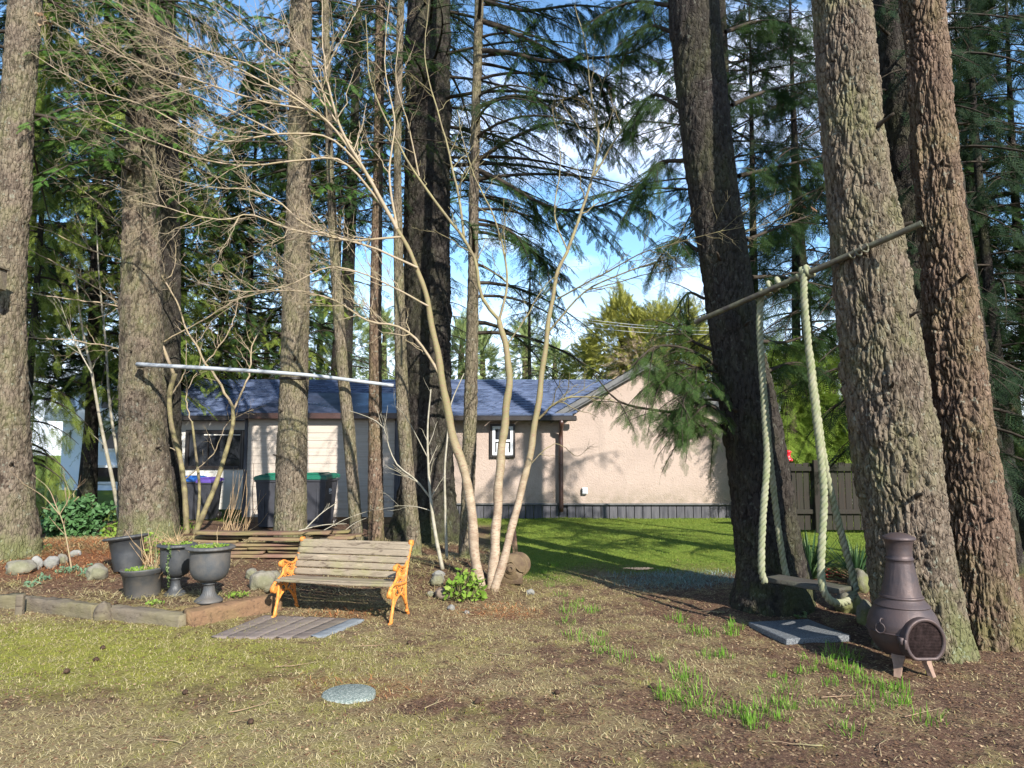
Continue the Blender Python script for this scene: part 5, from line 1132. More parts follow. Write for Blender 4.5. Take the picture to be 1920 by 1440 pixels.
single(mb, 'swing_pole', m_pole, (pa+pb)/2, 'long open ended metal pole fixed across two trunks to carry the swing', 'pole')
# rope lashing of the pole on the right trunk
cl = SP(1612,470,5.82); mb = MB(); t = np.linspace(0, 19, 110); q = cl+q_*(t/19*.16-.08)[:,None]+(a1*np.cos(t)[:,None]+b1*np.sin(t)[:,None])*(.034+.006*np.sin(t*1.7))[:,None]; tube(mb, q, .009, 5)
single(mb, 'lashing', m_pole, cl, 'dark lashing binding the swing pole to the sunlit trunk', 'rope')
# grey pole on the left
m_gp = mat_plain('grey_pipe', (.36,.38,.40), .45, .4, .15, 4); mb = MB(); a, b, c = SP(257,683,11.45), SP(560,702,10.62), SP(738,723,10.5)
tube(mb, spline([a,b,c], 30), np.linspace(.036,.026,30), 12); single(mb, 'grey_pipe', m_gp, a, 'long thin light grey pipe fixed level across the trunks at the left', 'pipe')

zst = float(P(573,705,10.6)[2]); cst = c4(zst); mb = MB(); t = np.linspace(0,6.283,40); rst = f4(zst)+.012
for dz_ in (-.012,.0,.012): tube(mb, np.array([cst+np.array([math.cos(a_)*rst, math.sin(a_)*rst, dz_+.01*math.sin(a_)]) for a_ in t]), .008, 5)
single(mb, 'strap', m_dk, cst, 'black strap tying the grey pipe to the trunk before the bins', 'strap')
mb = MB(); c_ = P(262,684,11.5); box(mb, c_+[0,.03,0], (.10,.05,.10), None, .01); tube(mb, np.array([c_+[0,0,.02], c_+[0,-.05,.02]]), .012, 8)
single(mb, 'pipe_bracket', m_timb, c_, 'small wooden bracket holding the left end of the grey pipe', 'bracket')
# ============================================================ bins
m_bin = mat_plain('dark_bin', (.045,.046,.055), .5, .45, .2, 4); m_lid = mat_plain('green_lid', (.015,.14,.085), .4, .5, .2, 4); m_lidb = mat_plain('blue_lid', (.02,.10,.36), .4, .5, .1); m_lidp = mat_plain('purple_lid', (.10,.06,.28), .4, .5, .1)
def bin_(px, Y, zb, ztop, w, lid, label, rz=0):
    c = np.array([P(px, 950, Y)[0], Y, zb]); root = empty('wheelie_bin', c, label, 'bin'); R = rotz(rz); h = ztop-zb
    def T(q): return c+np.array(q)@R.T
    mb = MB(); V = []
    for z_, sx_, sy0, sy1 in ((.06,.38,-.26,.22),(.07,.39,-.27,.23),(h*.80,.485,-.33,.30),(h*.86,.49,-.335,.30),(h*.865,.53,-.36,.33),(h*.90,.53,-.36,.33)):
        V += [T((-w*sx_, sy0, z_)), T((w*sx_, sy0, z_)), T((w*sx_, sy1, z_)), T((-w*sx_, sy1, z_))]
    i = np.arange(5)[:,None]*4; j = np.arange(4)[None,:]; j2 = (j+1) % 4; mb.add(V, [np.stack([i+j, i+j2, i+4+j2, i+4+j], -1).reshape(-1,4), np.array([[3,2,1,0],[20,21,22,23]])])
    for s in (-.22, .22): box(mb, T((w*s, -.315, h*.45)), (.025,.03,h*.6), R, .004)
    mb.build('body', m_bin, root, False)
    mb = MB(); V = []
    for z_, k_ in ((h*.90,.54),(h*.945,.54),(h*.965,.50),(h*.985,.40)):
        V += [T((-w*k_, -.38*k_/.54, z_)), T((w*k_, -.38*k_/.54, z_)), T((w*k_, .36*k_/.54, z_+.02)), T((-w*k_, .36*k_/.54, z_+.02))]
    i = np.arange(3)[:,None]*4; mb.add(V, [np.stack([i+j, i+j2, i+4+j2, i+4+j], -1).reshape(-1,4), np.array([[3,2,1,0],[12,13,14,15]])])
    box(mb, T((0,.02,h)), (w*.5,.5,.03), R, .01); mb.build('lid', lid, root, False)
    mb = MB(); tube(mb, np.array([T((-w*.4,.37,h*.90)), T((w*.4,.37,h*.90))]), .016, 8); mb.build('handle', m_bin, root)
    for s in (-1, 1):
        mb = MB(); x0 = T((s*w*.40,.26,.10)); x1 = T((s*w*.49,.26,.10)); tube(mb, np.array([x0, x1]), .10, 20); mb.build('wheel', m_dk, root)
    return root, T, h
Yb = 14.3
zt_ = P(520,888,Yb)[2]; bz = hz(-4.5, Yb)-.02
bin_(516, Yb, bz, zt_, .60, m_lid, 'dark wheelie bin with a green lid left of the trunk before it', .04)
bb_, T_, h_ = bin_(594, Yb, bz, zt_+.01, .62, m_lid, 'dark wheelie bin with a green lid right of the trunk before it', -.12)
mb = MB()
for k, (x_, z_, w2_, h2_) in enumerate(((-.03,0,.02,.07),(.0,.0,.02,.05),(.03,.005,.02,.06),(.06,.0,.03,.035),(.02,-.06,.1,.015))): box(mb, T_((.62*.475+.008, -.1+x_*1.0, h_*.70+z_)), (.012, w2_, h2_), rotz(-.12))
mb.build('white_mark', m_white, bb_, False)
bin_(357, 16.6, .02, P(357,893,16.6)[2], .42, m_lidb, 'dark bin with a blue lid under the window'); bin_(389, 16.7, .02, P(389,896,16.6)[2], .40, m_lidp, 'dark bin with a purple lid under the window')

# ============================================================ rusty gear casting beside the stems
m_rst = mat_plain('rusty_iron', (.12,.085,.045), .75, .3, .25, 9, .004, 60, .1, (.07,.045,.03)); g = G(962,1096); gw = empty('winch_casting', g, 'rusty brown cast iron wheel and gear housing beside the pale stems', 'machine part')
def drum(mb, c, r, w, ax, k=40, hole=0):
    a = nrm(np.cross(ax, Z1)); b = np.cross(ax, a); ph = np.arange(k)*6.283/k; o = (a*np.cos(ph)[:,None]+b*np.sin(ph)[:,None]); V = []
    for s, rr in ((-1,r*.0+hole),(-1,r*.93),(-.8,r),(.8,r),(1,r*.93),(1,hole)): V.append(c+ax*s*w/2+o*rr)
    i = np.arange(5)[:,None]*k; j = np.arange(k)[None,:]; j2 = (j+1) % k; mb.add(np.concatenate(V), np.stack([i+j, i+j2, i+k+j2, i+k+j], -1).reshape(-1,4))
ax = nrm(np.array([.1,-1,.05])); mb = MB(); drum(mb, g+[0,0,.215], .155, .13, ax); box(mb, g+[-.02,0,.09], (.27,.13,.16), None, .012)
mb.build('housing', m_rst, gw)
mb = MB(); drum(mb, g+[.07,.10,.225], .145, .035, ax, 40, .02); mb.build('wheel', m_rst, gw)
mb = MB(); drum(mb, g+np.array([-.03,-.085,.20]), .045, .05, ax, 24, .02); drum(mb, g+np.array([-.03,-.08,.20]), .062, .02, ax, 24); mb.build('hub', m_rst, gw)
mb = MB(); tube(mb, spline([g+np.array(q) for q in ((-.1,-.075,.255),(-.02,-.075,.28),(.03,-.075,.22),(.08,-.075,.17),(.13,-.075,.16))], 18), .011, 6); mb.build('rib', m_rst, gw)
a, b = G(972,1045), P(962,992,9.3); mb = MB(); a = np.array([P(972,1040,9.3)[0], 9.3, hz(.1,9.3)-.1]); beam(mb, a, b, .07, .05, .004, 14, 300, (0,1,0)); single(mb, 'leaning_stake', m_plk, a, 'short brown stake leaning behind the rusty gear housing', 'stake')

# ============================================================ broken post at left, nest box, feeder
a = G(44,1012); mb = MB(); pts = [a+[0,0,-.1], P(42,1000,a[1]), P(44,940,a[1]), P(40,905,a[1])]; p = spline(pts, 16); tube(mb, p, .072*(1+.12*np.sin(np.arange(16)*1.9)), 14)
m_snag = mat_wood('orange_dead_wood', (.36,.20,.08), (.22,.12,.05), (.14,.14,.04), .2, 2); single(mb, 'tree_snag', m_snag, a, 'short orange brown dead stub beside the leftmost trunk', 'stump')
c = P(-3,525,9.05); nb_ = empty('nest_box', c, 'grey weathered nest box on the leftmost trunk at the photo edge', 'birdhouse'); mb = MB(); box(mb, c, (.13,.13,.26), None, .004); mb.build('box', m_timb, nb_, False); mb = MB(); box(mb, c+[0,-.03,.145], (.18,.22,.022), rotz(0), .004); mb.build('roof', m_timb, nb_, False)
mb = MB(); lathe(mb, [(.0,0),(.012,0),(.012,.03),(0,.03)], c+[0,-.078,.02], 12); mb.build('entrance', m_dk, nb_)
c = P(1478,858,9.5); m_red = mat_plain('red_plastic', (.62,.02,.03), .3, .6, .1); hf = empty('bird_feeder', c, 'small red hanging bird feeder behind the swing tree', 'feeder')
mb = MB(); lathe(mb, [(0,-.055),(.05,-.05),(.06,-.03),(.045,-.01),(.028,.01),(.03,.06),(.05,.075),(.02,.10),(0,.10)], c, 20); mb.build('bottle', m_red, hf)
for q in range(4): mb = MB(); A_ = q*1.57+.4; ico(mb, c+[.055*math.cos(A_), .055*math.sin(A_), -.035], (.018,.018,.018), 2, .1, q); mb.build('port', m_red, hf)
mb = MB(); tube(mb, np.array([c+[0,0,.1], c+[0.02,.02,1.0]]), .002, 4); mb.build('wire', m_dk, hf)
# ============================================================ bare branched trees and shrubs
mt_pale = None
n = N('smooth_pale_bark', .7, .3); f = n.noise(5, 4, n.map((1,1,2))); g = n.noise(1, 5, n.map((22,22,90)), .7)
zsep = n.nodes.new('ShaderNodeSeparateXYZ'); n.L(n.co.outputs['Object'], zsep.inputs[0])
up_ = n.ramp(n.math('MULTIPLY', zsep.outputs[2], .4), [(.35, 0.), (.8, 1.)])
c = n.mix((.36,.285,.205), (.24,.18,.125), n.ramp(f, [(.4, 0.), (.62, 1.)])); c = n.mix(c, (.17,.15,.065), n.math('MULTIPLY', up_, .9))
c = n.mix(c, (.20,.12,.08), n.ramp(g, [(.50, 0.), (.62, .95)])); n.col(c); n.bump(g, .004, .8); m_pale = n.m
m_twy = mat_twig('twig_yellow_brown', (.25,.20,.115), (.30,.235,.165)); m_twr = mat_twig('twig_reddish', (.27,.17,.11), (.22,.20,.10)); m_sap = mat_twig('sapling_bark', (.30,.27,.21), (.22,.20,.14))
m_olive = mat_twig('olive_bark', (.22,.19,.09), (.15,.12,.07)); m_dtw = mat_twig('dark_twig', (.085,.06,.05), (.12,.09,.06))
def pol(pix, Ya, Yb, n_=18):
    ys = np.linspace(Ya, Yb, len(pix)) if not isinstance(Ya, (list, tuple)) else Ya
    p = np.array([P(a, b, y) for (a, b), y in zip(pix, ys)]); p[:,1] += 0
    return spline(p, n_)
def grow(mb, pts, r0, r1, dens, ln, lvl, q, bias=(0,0,.15), spread=.7, t0=.15, kink=.10):
    """side twigs along a limb, recursively"""
    d = np.concatenate([[0], np.cumsum(np.linalg.norm(np.diff(pts, axis=0), axis=1))]); L = d[-1]; n_ = q.poisson(L*(1-t0)*dens)
    for _ in range(n_):
        t = t0+(1-t0)*q.rand()**.85; u = t*L; i = min(np.searchsorted(d, u), len(pts)-1); p = np.array([np.interp(u, d, pts[:,k]) for k in range(3)])
        T = nrm(pts[i]-pts[max(i-1,0)]); a = q.randn(3); a = nrm(a-T*a.dot(T)); dr = nrm(T*(1-.3*spread)+a*spread*(.5+.6*q.rand())+np.array(bias)*.6)
        l = ln*(.45+.9*q.rand())*(1-.35*t); m = 7; s = np.linspace(0,1,m)[:,None]; cv = nrm(q.randn(3)+np.array(bias)*3)
        pp = p+dr*l*s+cv*l*.16*s**2; pp[1:] += q.randn(m-1,3)*kink*l*.07; r = (r0+(r1-r0)*t)*.55
        r = min(r, .003+.010*l); tube(mb, pp, r*(1-.72*s[:,0])+.0009, 4 if lvl > 1 else 3, False)
        if lvl > 1: grow(mb, pp, r, .001, dens*1.25, l*.5, lvl-1, q, bias, spread, .2, kink)

# ---- three stemmed pale tree right of the bench
q = np.random.RandomState(3); base = G(915,1104); YB = base[1]
tri = empty('multi_stem_tree', base, 'bare multi stemmed tree with three pale smooth stems beside the rusty gear wheel', 'tree')
def stem(pix, Ya, Yb, r, kn=0):
    p = pol(pix, Ya, Yb, 60); rr = np.interp(np.linspace(0,1,60), np.linspace(0,1,len(r)), r); mb = MB()
    rr = rr*(1+.05*np.sin(np.arange(60)*.9+kn)+.04*np.sin(np.arange(60)*2.3)); p[:,0] += .006*np.sin(np.arange(60)*.7+kn); tube(mb, p, rr, 18); mb.build('stem', m_pale, tri); return p
SA = [(902,1112),(893,1060),(886,985),(880,925),(866,870),(850,820),(838,765),(828,705),(812,620),(795,540),(772,480),(745,430)]
SB = [(922,1112),(926,1050),(931,980),(938,870),(950,760),(955,700),(948,650),(936,600)]
SC3 = [(926,1112),(938,1070),(955,1010),(972,940),(988,880),(1004,790),(1014,720),(1024,640),(1034,570),(1046,510),(1064,470)]
pA = stem(SA, YB, YB-.3, [.062,.056,.053,.048,.042,.034,.027,.021], 0)
pB = stem(SB, YB+.05, YB+.15, [.064,.055,.051,.046,.040,.032], 2)
pC = stem(SC3, YB, YB+.2, [.054,.044,.041,.037,.032,.025,.020], 4)
yA, yB_, yC = YB-.3, YB+.15, YB+.2
MAIN = [ # pixel path, end distance, start radius, twig density, twig length, material group
 ([(745,430),(690,330),(640,240),(615,130),(605,0)], yA, yA-.2, .030, 3, .8),
 ([(690,330),(600,215),(500,190),(380,150),(250,110),(100,40)], yA, yA-.9, .018, 4.5, .8),
 ([(660,270),(560,190),(430,120),(300,60),(200,0)], yA, yA-.5, .016, 4.5, .8),
 ([(640,240),(560,140),(470,60),(400,0)], yA, yA-.2, .014, 4.5, .75),
 ([(700,340),(620,260),(520,250),(400,260),(280,200),(150,150),(60,90)], yA, yA-1.2, .016, 4.5, .8),
 ([(720,390),(640,300),(560,300),(470,310),(390,300),(300,270),(200,230),(100,180)], yA, yA-.6, .017, 4.5, .8),
 ([(753,444),(650,450),(570,420),(520,380),(470,360),(380,350),(300,330)], yA, yA-.3, .017, 4.5, .75),
 ([(783,502),(690,460),(600,440),(540,425),(470,400),(420,410),(360,400),(250,370)], yA, yA-1.0, .017, 4.5, .75),
 ([(803,574),(700,520),(620,500),(540,530),(450,540),(350,520)], yA, yA-.4, .013, 4.5, .65),
 ([(833,718),(785,642),(740,610),(690,600),(620,560),(520,540),(400,560)], yA+.1, yA+.1, .020, 4, .6),
 ([(620,200),(560,80),(520,0)], yA, yA-.1, .012, 4, .7), ([(612,130),(650,60),(680,0)], yA-.1, yA, .012, 4, .6),
 ([(600,215),(480,130),(350,90),(240,40)], yA-.2, yA-1.3, .011, 4.5, .7), ([(520,250),(420,200),(300,150),(180,60)], yA-.4, yA-.3, .011, 4.5, .7),
 ([(745,430),(730,330),(740,230),(720,120),(730,0)], yA, yA+.3, .018, 3.5, .6),
 ([(936,600),(905,560),(893,490),(870,445),(835,400),(785,330),(740,250),(700,150),(690,30)], yB_, yB_-.3, .028, 3.5, .6),
 ([(870,445),(862,380),(842,290),(825,230),(800,130),(810,0)], yB_, yB_+.4, .020, 3.2, .5),
 ([(936,600),(950,540),(945,470),(925,400),(880,300),(860,200)], yB_, yB_+.3, .020, 3.0, .5),
 ([(786,330),(768,240),(745,140),(760,30)], yB_, yB_-.2, .012, 3.5, .5),
 ([(948,650),(985,600),(1020,540),(1060,500)], yB_, yB_-.1, .012, 3.5, .5),
 ([(1064,470),(1090,400),(1112,330),(1125,250),(1112,160),(1102,60),(1085,0)], yC, yC+.3, .026, 3.2, .6),
 ([(1114,330),(1150,270),(1200,205),(1270,120)], yC, yC-.3, .016, 3.5, .5),
 ([(1030,620),(1100,545),(1180,510),(1260,485),(1340,465),(1420,430),(1500,400)], yC, yC-1.2, .014, 6, .45),
 ([(1045,560),(1120,520),(1200,480),(1290,455),(1400,430)], yC, yC-1.4, .012, 6, .45),
 ([(1100,545),(1200,520),(1300,500),(1360,500)], yC-.3, yC-.9, .008, 5, .35),
 ([(1010,785),(1040,760),(1080,745),(1150,748),(1190,765)], yC, yC-.3, .018, 4, .4),
 ([(1064,470),(1040,400),(1050,300),(1030,200)], yC, yC+.2, .012, 3.5, .5),
 ([(985,880),(1040,830),(1080,850),(1100,830)], yC, yC, .007, 4, .25)]
W1, W2 = MB(), MB()
for k, (pix, ya, yb, r, dn, ln) in enumerate(MAIN):
    p = pol(pix, ya, yb, 26); s = np.linspace(0,1,26); p[1:] += np.cumsum(q.randn(25,3)*.007, 0)*np.linspace(.3,1,25)[:,None]; right = pix[0][0] > 850
    tgt = W2 if right else W1; r *= .78; tube(tgt, p, r*(1-.85*s)+.0015, 7, False)
    grow(tgt, p, r, .002, dn*1.75, ln*1.1, 3 if ln > .55 else 2, q, (-.1,0,.2) if not right else (.05,0,.2), 1.0, .12, .35)
W1.build('branches', m_twy, tri); W2.build('branches', m_olive, tri)
# a few dead leaves still hanging
mb = MB(); 
for px, py, n_ in ((75,32,9),(90,44,6),(465,78,2),(1515,398,3),(310,186,2)): leaves(mb, P(px, py, 7.0)+q.randn(n_,3)*.03, .035)
mb.build('dead_leaves', mg_lit, tri, False)

# ---- shrub left of the bin tree
base = G(356,1000); ysb = base[1]; sh = empty('bare_shrub', base, 'bare yellowish multi stemmed shrub growing behind the black urns', 'shrub'); q = np.random.RandomState(8)
def stem2(root, pix, Ya, Yb, r, mat, k=12):
    p = pol(pix, Ya, Yb, 40); rr = np.interp(np.linspace(0,1,40), np.linspace(0,1,len(r)), r)*(1+.06*np.sin(np.arange(40)*1.3)); mb = MB(); tube(mb, p, rr, k); mb.build('stem', mat, root); return p
stem2(sh, [(350,1005),(346,920),(336,850),(322,800),(318,740),(328,700)], ysb, ysb-.1, [.055,.048,.043,.042,.045], m_olive)
stem2(sh, [(364,1005),(385,955),(402,915),(420,860),(436,800),(437,762)], ysb, ysb+.1, [.055,.046,.042,.038,.036], m_olive)
stem2(sh, [(368,1000),(374,920),(366,840),(360,790)], ysb+.2, ysb+.3, [.03,.025,.02], m_olive)
W = MB()
for pix, ya, yb, r, dn, ln in (
 ([(325,700),(305,650),(275,612),(262,570),(258,500),(240,440),(230,350),(222,280)], ysb-.1, ysb-.6, .032, 3, .5),
 ([(437,765),(425,740),(400,700),(385,680),(370,650),(350,620),(330,560),(270,470)], ysb+.1, ysb-.2, .026, 3.5, .5),
 ([(437,770),(460,720),(468,690),(472,650),(500,600),(530,550)], ysb+.1, ysb+.3, .020, 4, .5),
 ([(262,585),(200,570),(120,560),(-20,535)], ysb-.3, ysb-1.2, .014, 4.5, .5), ([(270,605),(150,520),(60,470),(-20,440)], ysb-.3, ysb-1.8, .013, 4.5, .5),
 ([(262,560),(300,530),(325,510),(330,450)], ysb-.3, ysb, .012, 4, .4), ([(322,690),(250,660),(150,640),(40,630),(-20,600)], ysb-.1, ysb-1.5, .014, 4.5, .5),
 ([(258,500),(150,460),(80,430),(-20,410)], ysb-.4, ysb-1.0, .013, 4.5, .5), ([(345,900),(400,850),(430,790),(500,760)], ysb, ysb+.2, .010, 4, .4),
 ([(300,645),(380,600),(450,560),(560,520)], ysb-.1, ysb, .012, 4, .5), ([(336,850),(290,820),(250,790)], ysb, ysb-.3, .010, 4, .35), ([(240,440),(160,360),(60,300),(-10,250)], ysb-.5, ysb-1.2, .010, 4.5, .5),
 ([(322,740),(345,700),(350,640)], ysb, ysb, .014, 4, .4), ([(385,680),(430,620),(450,540),(460,480)], ysb, ysb+.1, .012, 4, .5), ([(360,800),(350,740),(372,690),(380,620)], ysb+.3, ysb+.4, .012, 4, .4)):
    p = pol(pix, ya, yb, 22); s = np.linspace(0,1,22); p[1:] += q.randn(21,3)*.008; tube(W, p, r*(1-.8*s)+.0015, 7, False); grow(W, p, r, .002, dn*1.3, ln*1.1, 3, q, (-.05,0,.2), 1.0, .1, .35)
W.build('branches', m_twy, sh)

def sapling(pix, Ya, Yb, r, label, forks=(), mat=None, dn=3, ln=.35, seed=0, name='sapling'):
    g = G(*pix[0]); root = empty(name, g, label, 'young tree'); q = np.random.RandomState(seed)
    off = g[1]-Ya; p = pol(pix, g[1], Yb+off, 30); p[0] = g; s = np.linspace(0,1,30); mb = MB(); tube(mb, p, r*(1-.75*s)+.0015, 8); mb.build('stem', mat or m_sap, root)
    W = MB(); grow(W, p, r, .002, dn, ln, 2, q, (0,0,.3), .7, .3)
    for fp, fr_ in forks:
        p = pol(fp, Yb+off*.5, Yb+off*.5, 14); tube(W, p, fr_*(1-.8*np.linspace(0,1,14))+.0012, 6, False); grow(W, p, fr_, .002, dn+1, ln, 2, q, (0,0,.3), .7, .1)
    W.build('branches', mat or m_sap, root)
sapling([(228,990),(212,905),(190,800),(172,700),(150,590),(140,490)], 10.8, 10.6, .042, 'left one of two pale saplings before the white neighbour house', [([(172,700),(140,640),(110,560)], .012)], None, 3, .5, 1)
sapling([(236,985),(224,880),(206,760),(198,640),(186,520),(180,400)], 10.9, 10.8, .038, 'pale sapling nearest the thick trunk at the left', [], None, 3, .5, 2)
sapling([(29,985),(36,920),(52,850),(58,820),(63,760),(66,660),(62,560)], 9.0, 8.9, .026, 'forked pale sapling beside the orange dead stub', [([(55,822),(35,770),(22,720),(10,640)], .012), ([(64,740),(40,690),(-10,660)], .008)], None, 3, .5, 3)
sapling([(135,1072),(128,1030),(118,980),(104,945)], 8.4, 8.4, .010, 'thin pinkish bare stem rising from the left bed', [([(112,965),(80,930),(40,905)], .005), ([(112,965),(130,930),(122,900)], .005), ([(108,955),(90,915),(60,890)], .005)], m_twr, 4, .3, 4)
sapling([(830,1068),(818,1010),(808,940),(803,870),(802,800),(808,730)], 8.6, 8.9, .024, 'thin grey sapling leaning on the massive dark trunk', [([(808,935),(780,900),(745,872),(730,840),(718,800),(690,782),(655,770)], .012), ([(803,860),(760,780),(740,760)], .006), ([(815,960),(780,950),(740,948)], .006)], None, 3, .35, 5)
sapling([(838,1050),(835,960),(834,880),(838,830),(845,760),(870,700)], 8.9, 9.2, .020, 'thin grey sapling between the massive trunk and the pale stems', [], None, 3, .35, 6)
sapling([(478,985),(474,930),(476,880),(472,850)], 12, 12.2, .008, 'thin dark shoot in front of the shed corner', [], m_dtw, 3, .3, 7)
# twigs and cut sticks lying over the plank pile
q = np.random.RandomState(4)
for k, (a, b, ya, yb, r) in enumerate((((572,992),(632,942),10.6,10.9,.010),((560,995),(650,982),9.7,10.2,.009),((600,998),(700,955),10.2,10.6,.006),((640,1000),(690,970),10.3,10.6,.006))):
    mb = MB(); p = pol([a, ((a[0]+b[0])/2, (a[1]+b[1])/2-4), b], ya, yb, 10); tube(mb, p, r*(1-.5*np.linspace(0,1,10)), 6); grow(mb, p, r, .002, 4, .25, 1, q)
    single(mb, 'stick', m_sap, p[0], ['straight pale stick propped in front of the right bin', 'pale bent stick lying on top of the plank pile', 'thin stick slanting over the right end of the plank pile', 'short thin stick near the slim leaning trunk'][k], 'stick')
# brush of pale dry stalks before the shed corner
mb = MB(); q = np.random.RandomState(5)
g0 = G(445,1000)
for k in range(26):
    px = 425+50*q.rand(); b = G(px-15+q.randn()*8, 1000); t = P(px+8+q.randn()*14, 985-110*q.rand(), b[1]+.1); p = spline([b, (b+t)/2+q.randn(3)*.04, t], 6); tube(mb, p, .006*(1-.6*np.linspace(0,1,6)), 4, False)
single(mb, 'dry_stalks', m_dry, g0, 'clump of pale dry stalks behind the plank pile by the shed corner', 'plant')

# ---- leafy plants
def leafy(px, py, w, h, n_, size, mat, label, name='leafy_plant', cat='plant', seed=0):
    g = G(px, py); q = np.random.RandomState(seed); s = mpp(g); root = empty(name, g, label, cat)
    a = q.rand(n_)*6.28; r = np.sqrt(q.rand(n_)); p = np.stack([g[0]+np.cos(a)*r*w*s/2, g[1]+np.sin(a)*r*w*s*.35, g[2]+.01+q.rand(n_)*h*s*(1-.6*r**2)], 1)
    mb = MB(); leaves(mb, p, size); mb.build('foliage', mat, root, False)
    mb = MB(); 
    for k in range(0, n_, 2): tube(mb, np.array([g+[0,0,-.02]+(p[k]-g)*[.5,.5,0], p[k]]), .003, 3, False)
    mb.build('stems', m_olive, root)
leafy(872,1124,76,62,190,.034,m_green,'low green plant with rounded leaves left of the pale stems','leafy_plant','plant',1)
leafy(218,1008,60,28,120,.035,m_green,'green fern like clump at the foot of the thick left trunk','fern_clump','plant',2)
leafy(285,1040,34,46,70,.026,m_green,'small green clump between the tilted planter and the ivy urn','fern_clump','plant',3)
leafy(60,1032,70,16,90,.03,m_ivy,'creeping green leaves above the rock row','leafy_plant','plant',4)
leafy(345,1000,50,30,70,.028,m_green,'yellow green moss and leaves at the foot of the bare shrub','leafy_plant','plant',5)
leafy(445,1118,50,8,80,.014,m_green,'flat light green weeds right of the front urn','weed_patch','plant',6)
leafy(290,1134,34,8,60,.014,m_green,'flat light green weeds before the nursery pot','weed_patch','plant',7)
leafy(1502,1160,20,14,8,.03,m_ivy,'small pale leafed seedling in the shade under the swing','seedling','plant',8)
m_blue = mat_leaf('blue_green_leaf', (.10,.19,.12), (.14,.23,.12), .3, .5, (.22,.32,.20))
for k, (px, py) in enumerate(((80,1088),(120,1074),(140,1072),(165,1080),(172,1070),(60,1100))): leafy(px, py, 30, 12, 40, .018, m_blue, 'low blue green rosette in the left bed', 'rosette_plant', 'plant', 20+k)
for o in list(SC.objects):
    if o.name.startswith('rosette_plant') and o.parent is None: o['group'] = 'low blue green rosettes in the left bed'
# swords of yucca
m_yuc = mat_leaf('yucca_leaf', (.035,.075,.03), (.05,.10,.04), .1, .45, (.12,.17,.07))
def yucca(px, py, Y, n_, L, label, seed):
    c = P(px, py, Y); c[2] = hz(c[0], Y)+.02; q = np.random.RandomState(seed); mb = MB()
    for k in range(n_):
        a = q.rand()*6.28; l = .15+1.15*q.rand(); d = np.array([math.cos(a)*math.sin(l), math.sin(a)*math.sin(l), math.cos(l)]); LL = L*(.6+.5*q.rand()); m = 6; t = np.linspace(0,1,m)[:,None]
        p = c+d*LL*t-Z1*LL*.12*t**2; w_ = .022*(1-t[:,0])**.6+.001; sd = nrm(np.cross(d, Z1)); V = np.concatenate([p-sd*w_[:,None], p+Z1*-.006, p+sd*w_[:,None]]); i = np.arange(m-1)
        mb.add(V, np.concatenate([np.stack([i, i+1, m+i+1, m+i], 1), np.stack([m+i, m+i+1, 2*m+i+1, 2*m+i], 1)]))
    single(mb, 'yucca', m_yuc, c, label, 'plant')
yucca(1518,1030,9.2,80,.75,'dark spiky yucca close behind the left swing rope',1); yucca(1605,1035,9.0,70,.70,'dark spiky yucca between the swing and the sunlit trunk',2)
m_redl = mat_leaf('red_leaf', (.22,.03,.03), (.15,.03,.025), .2, .6); leafy(1562,1082,40,14,70,.022,m_redl,'dark red leafed patch below the yuccas','red_plant','plant',31)

# ---- dense rounded crowns: broad bush, far yellow green conifers
def cloud(mb, c, R, n_, kind, s, q, cone=0, outward=.9, shell=.55, lump=.25):
    d = nrm(q.randn(n_,3)); rr = shell+(1-shell)*q.rand(n_)**.6; p = d*rr[:,None]; lum = 1+lump*(fbm(d[:,0]*3+c[0], d[:,1]*3, d[:,2]*3, 3, 7)-.5)*4
    if cone: zz = (p[:,2]+1)/2; p[:,:2] *= (1.15*(1-zz)**cone+.05)[:,None]*1.2
    p = p*lum[:,None]*np.asarray(R)+np.asarray(c); place_sprays(mb, kind, p, d*outward+q.randn(n_,3)*.4+[0,0,.15 if kind == 'fir' else -.5], np.array([0,0,1.])+q.randn(n_,3)*.5, s*(.6+.7*q.rand(n_)))
q = np.random.RandomState(12)
c = P(140,925,12.2); c[2] = hz(c[0], 12.2)
bush = empty('evergreen_bush', c, 'dark green evergreen bush below the cedars at the left', 'bush'); m_rh = mat_leaf('bush_leaf', (.035,.08,.03), (.06,.13,.04), .2, .4, (.12,.22,.10))
mb = MB(); d = nrm(q.randn(3200,3)); p = d*(.6+.4*q.rand(3200,1))*(1+1.6*(fbm(d[:,0]*2.2,d[:,1]*2.2,d[:,2]*2.2,3,5)-.5))[:,None]*[.46,.42,.38]+c+[0,0,.28]; p = p[p[:,2] > c[2]]; leaves(mb, p, .04); mb.build('foliage', m_rh, bush, False)
mb = MB(); 
for k in range(10): tube(mb, spline([c-[0,0,.1], c+q.randn(3)*[.2,.2,.05]+[0,0,.3], c+q.randn(3)*[.3,.3,.1]+[0,0,.6]], 6), .012, 5)
mb.build('stems', m_olive, bush)
def far_tree(px, Y, pyt, pyb, wpx, label, leaf, kind='fir', n_=1100, s=1., cone=.0, seed=0, name='conifer_tree', low=None):
    q = np.random.RandomState(seed); t = P(px, pyt, Y); b = P(px, pyb, Y); R = wpx/2*mpp(t); c = (t+b)/2; root = empty(name, (c[0], Y, -.1), label, 'tree')
    mb = MB(); cloud(mb, c, (R, R, (t[2]-b[2])/2), n_, kind, s, q, cone); cr = mb.build('crown', leaf, root, False)
    mb = MB(); tube(mb, np.array([(c[0],Y,-.3),(c[0],Y,c[2]),(c[0],Y,t[2]*.97)]), np.array([.28,.18,.03]), 10); mb.build('trunk', mb_moss, root)
    return root
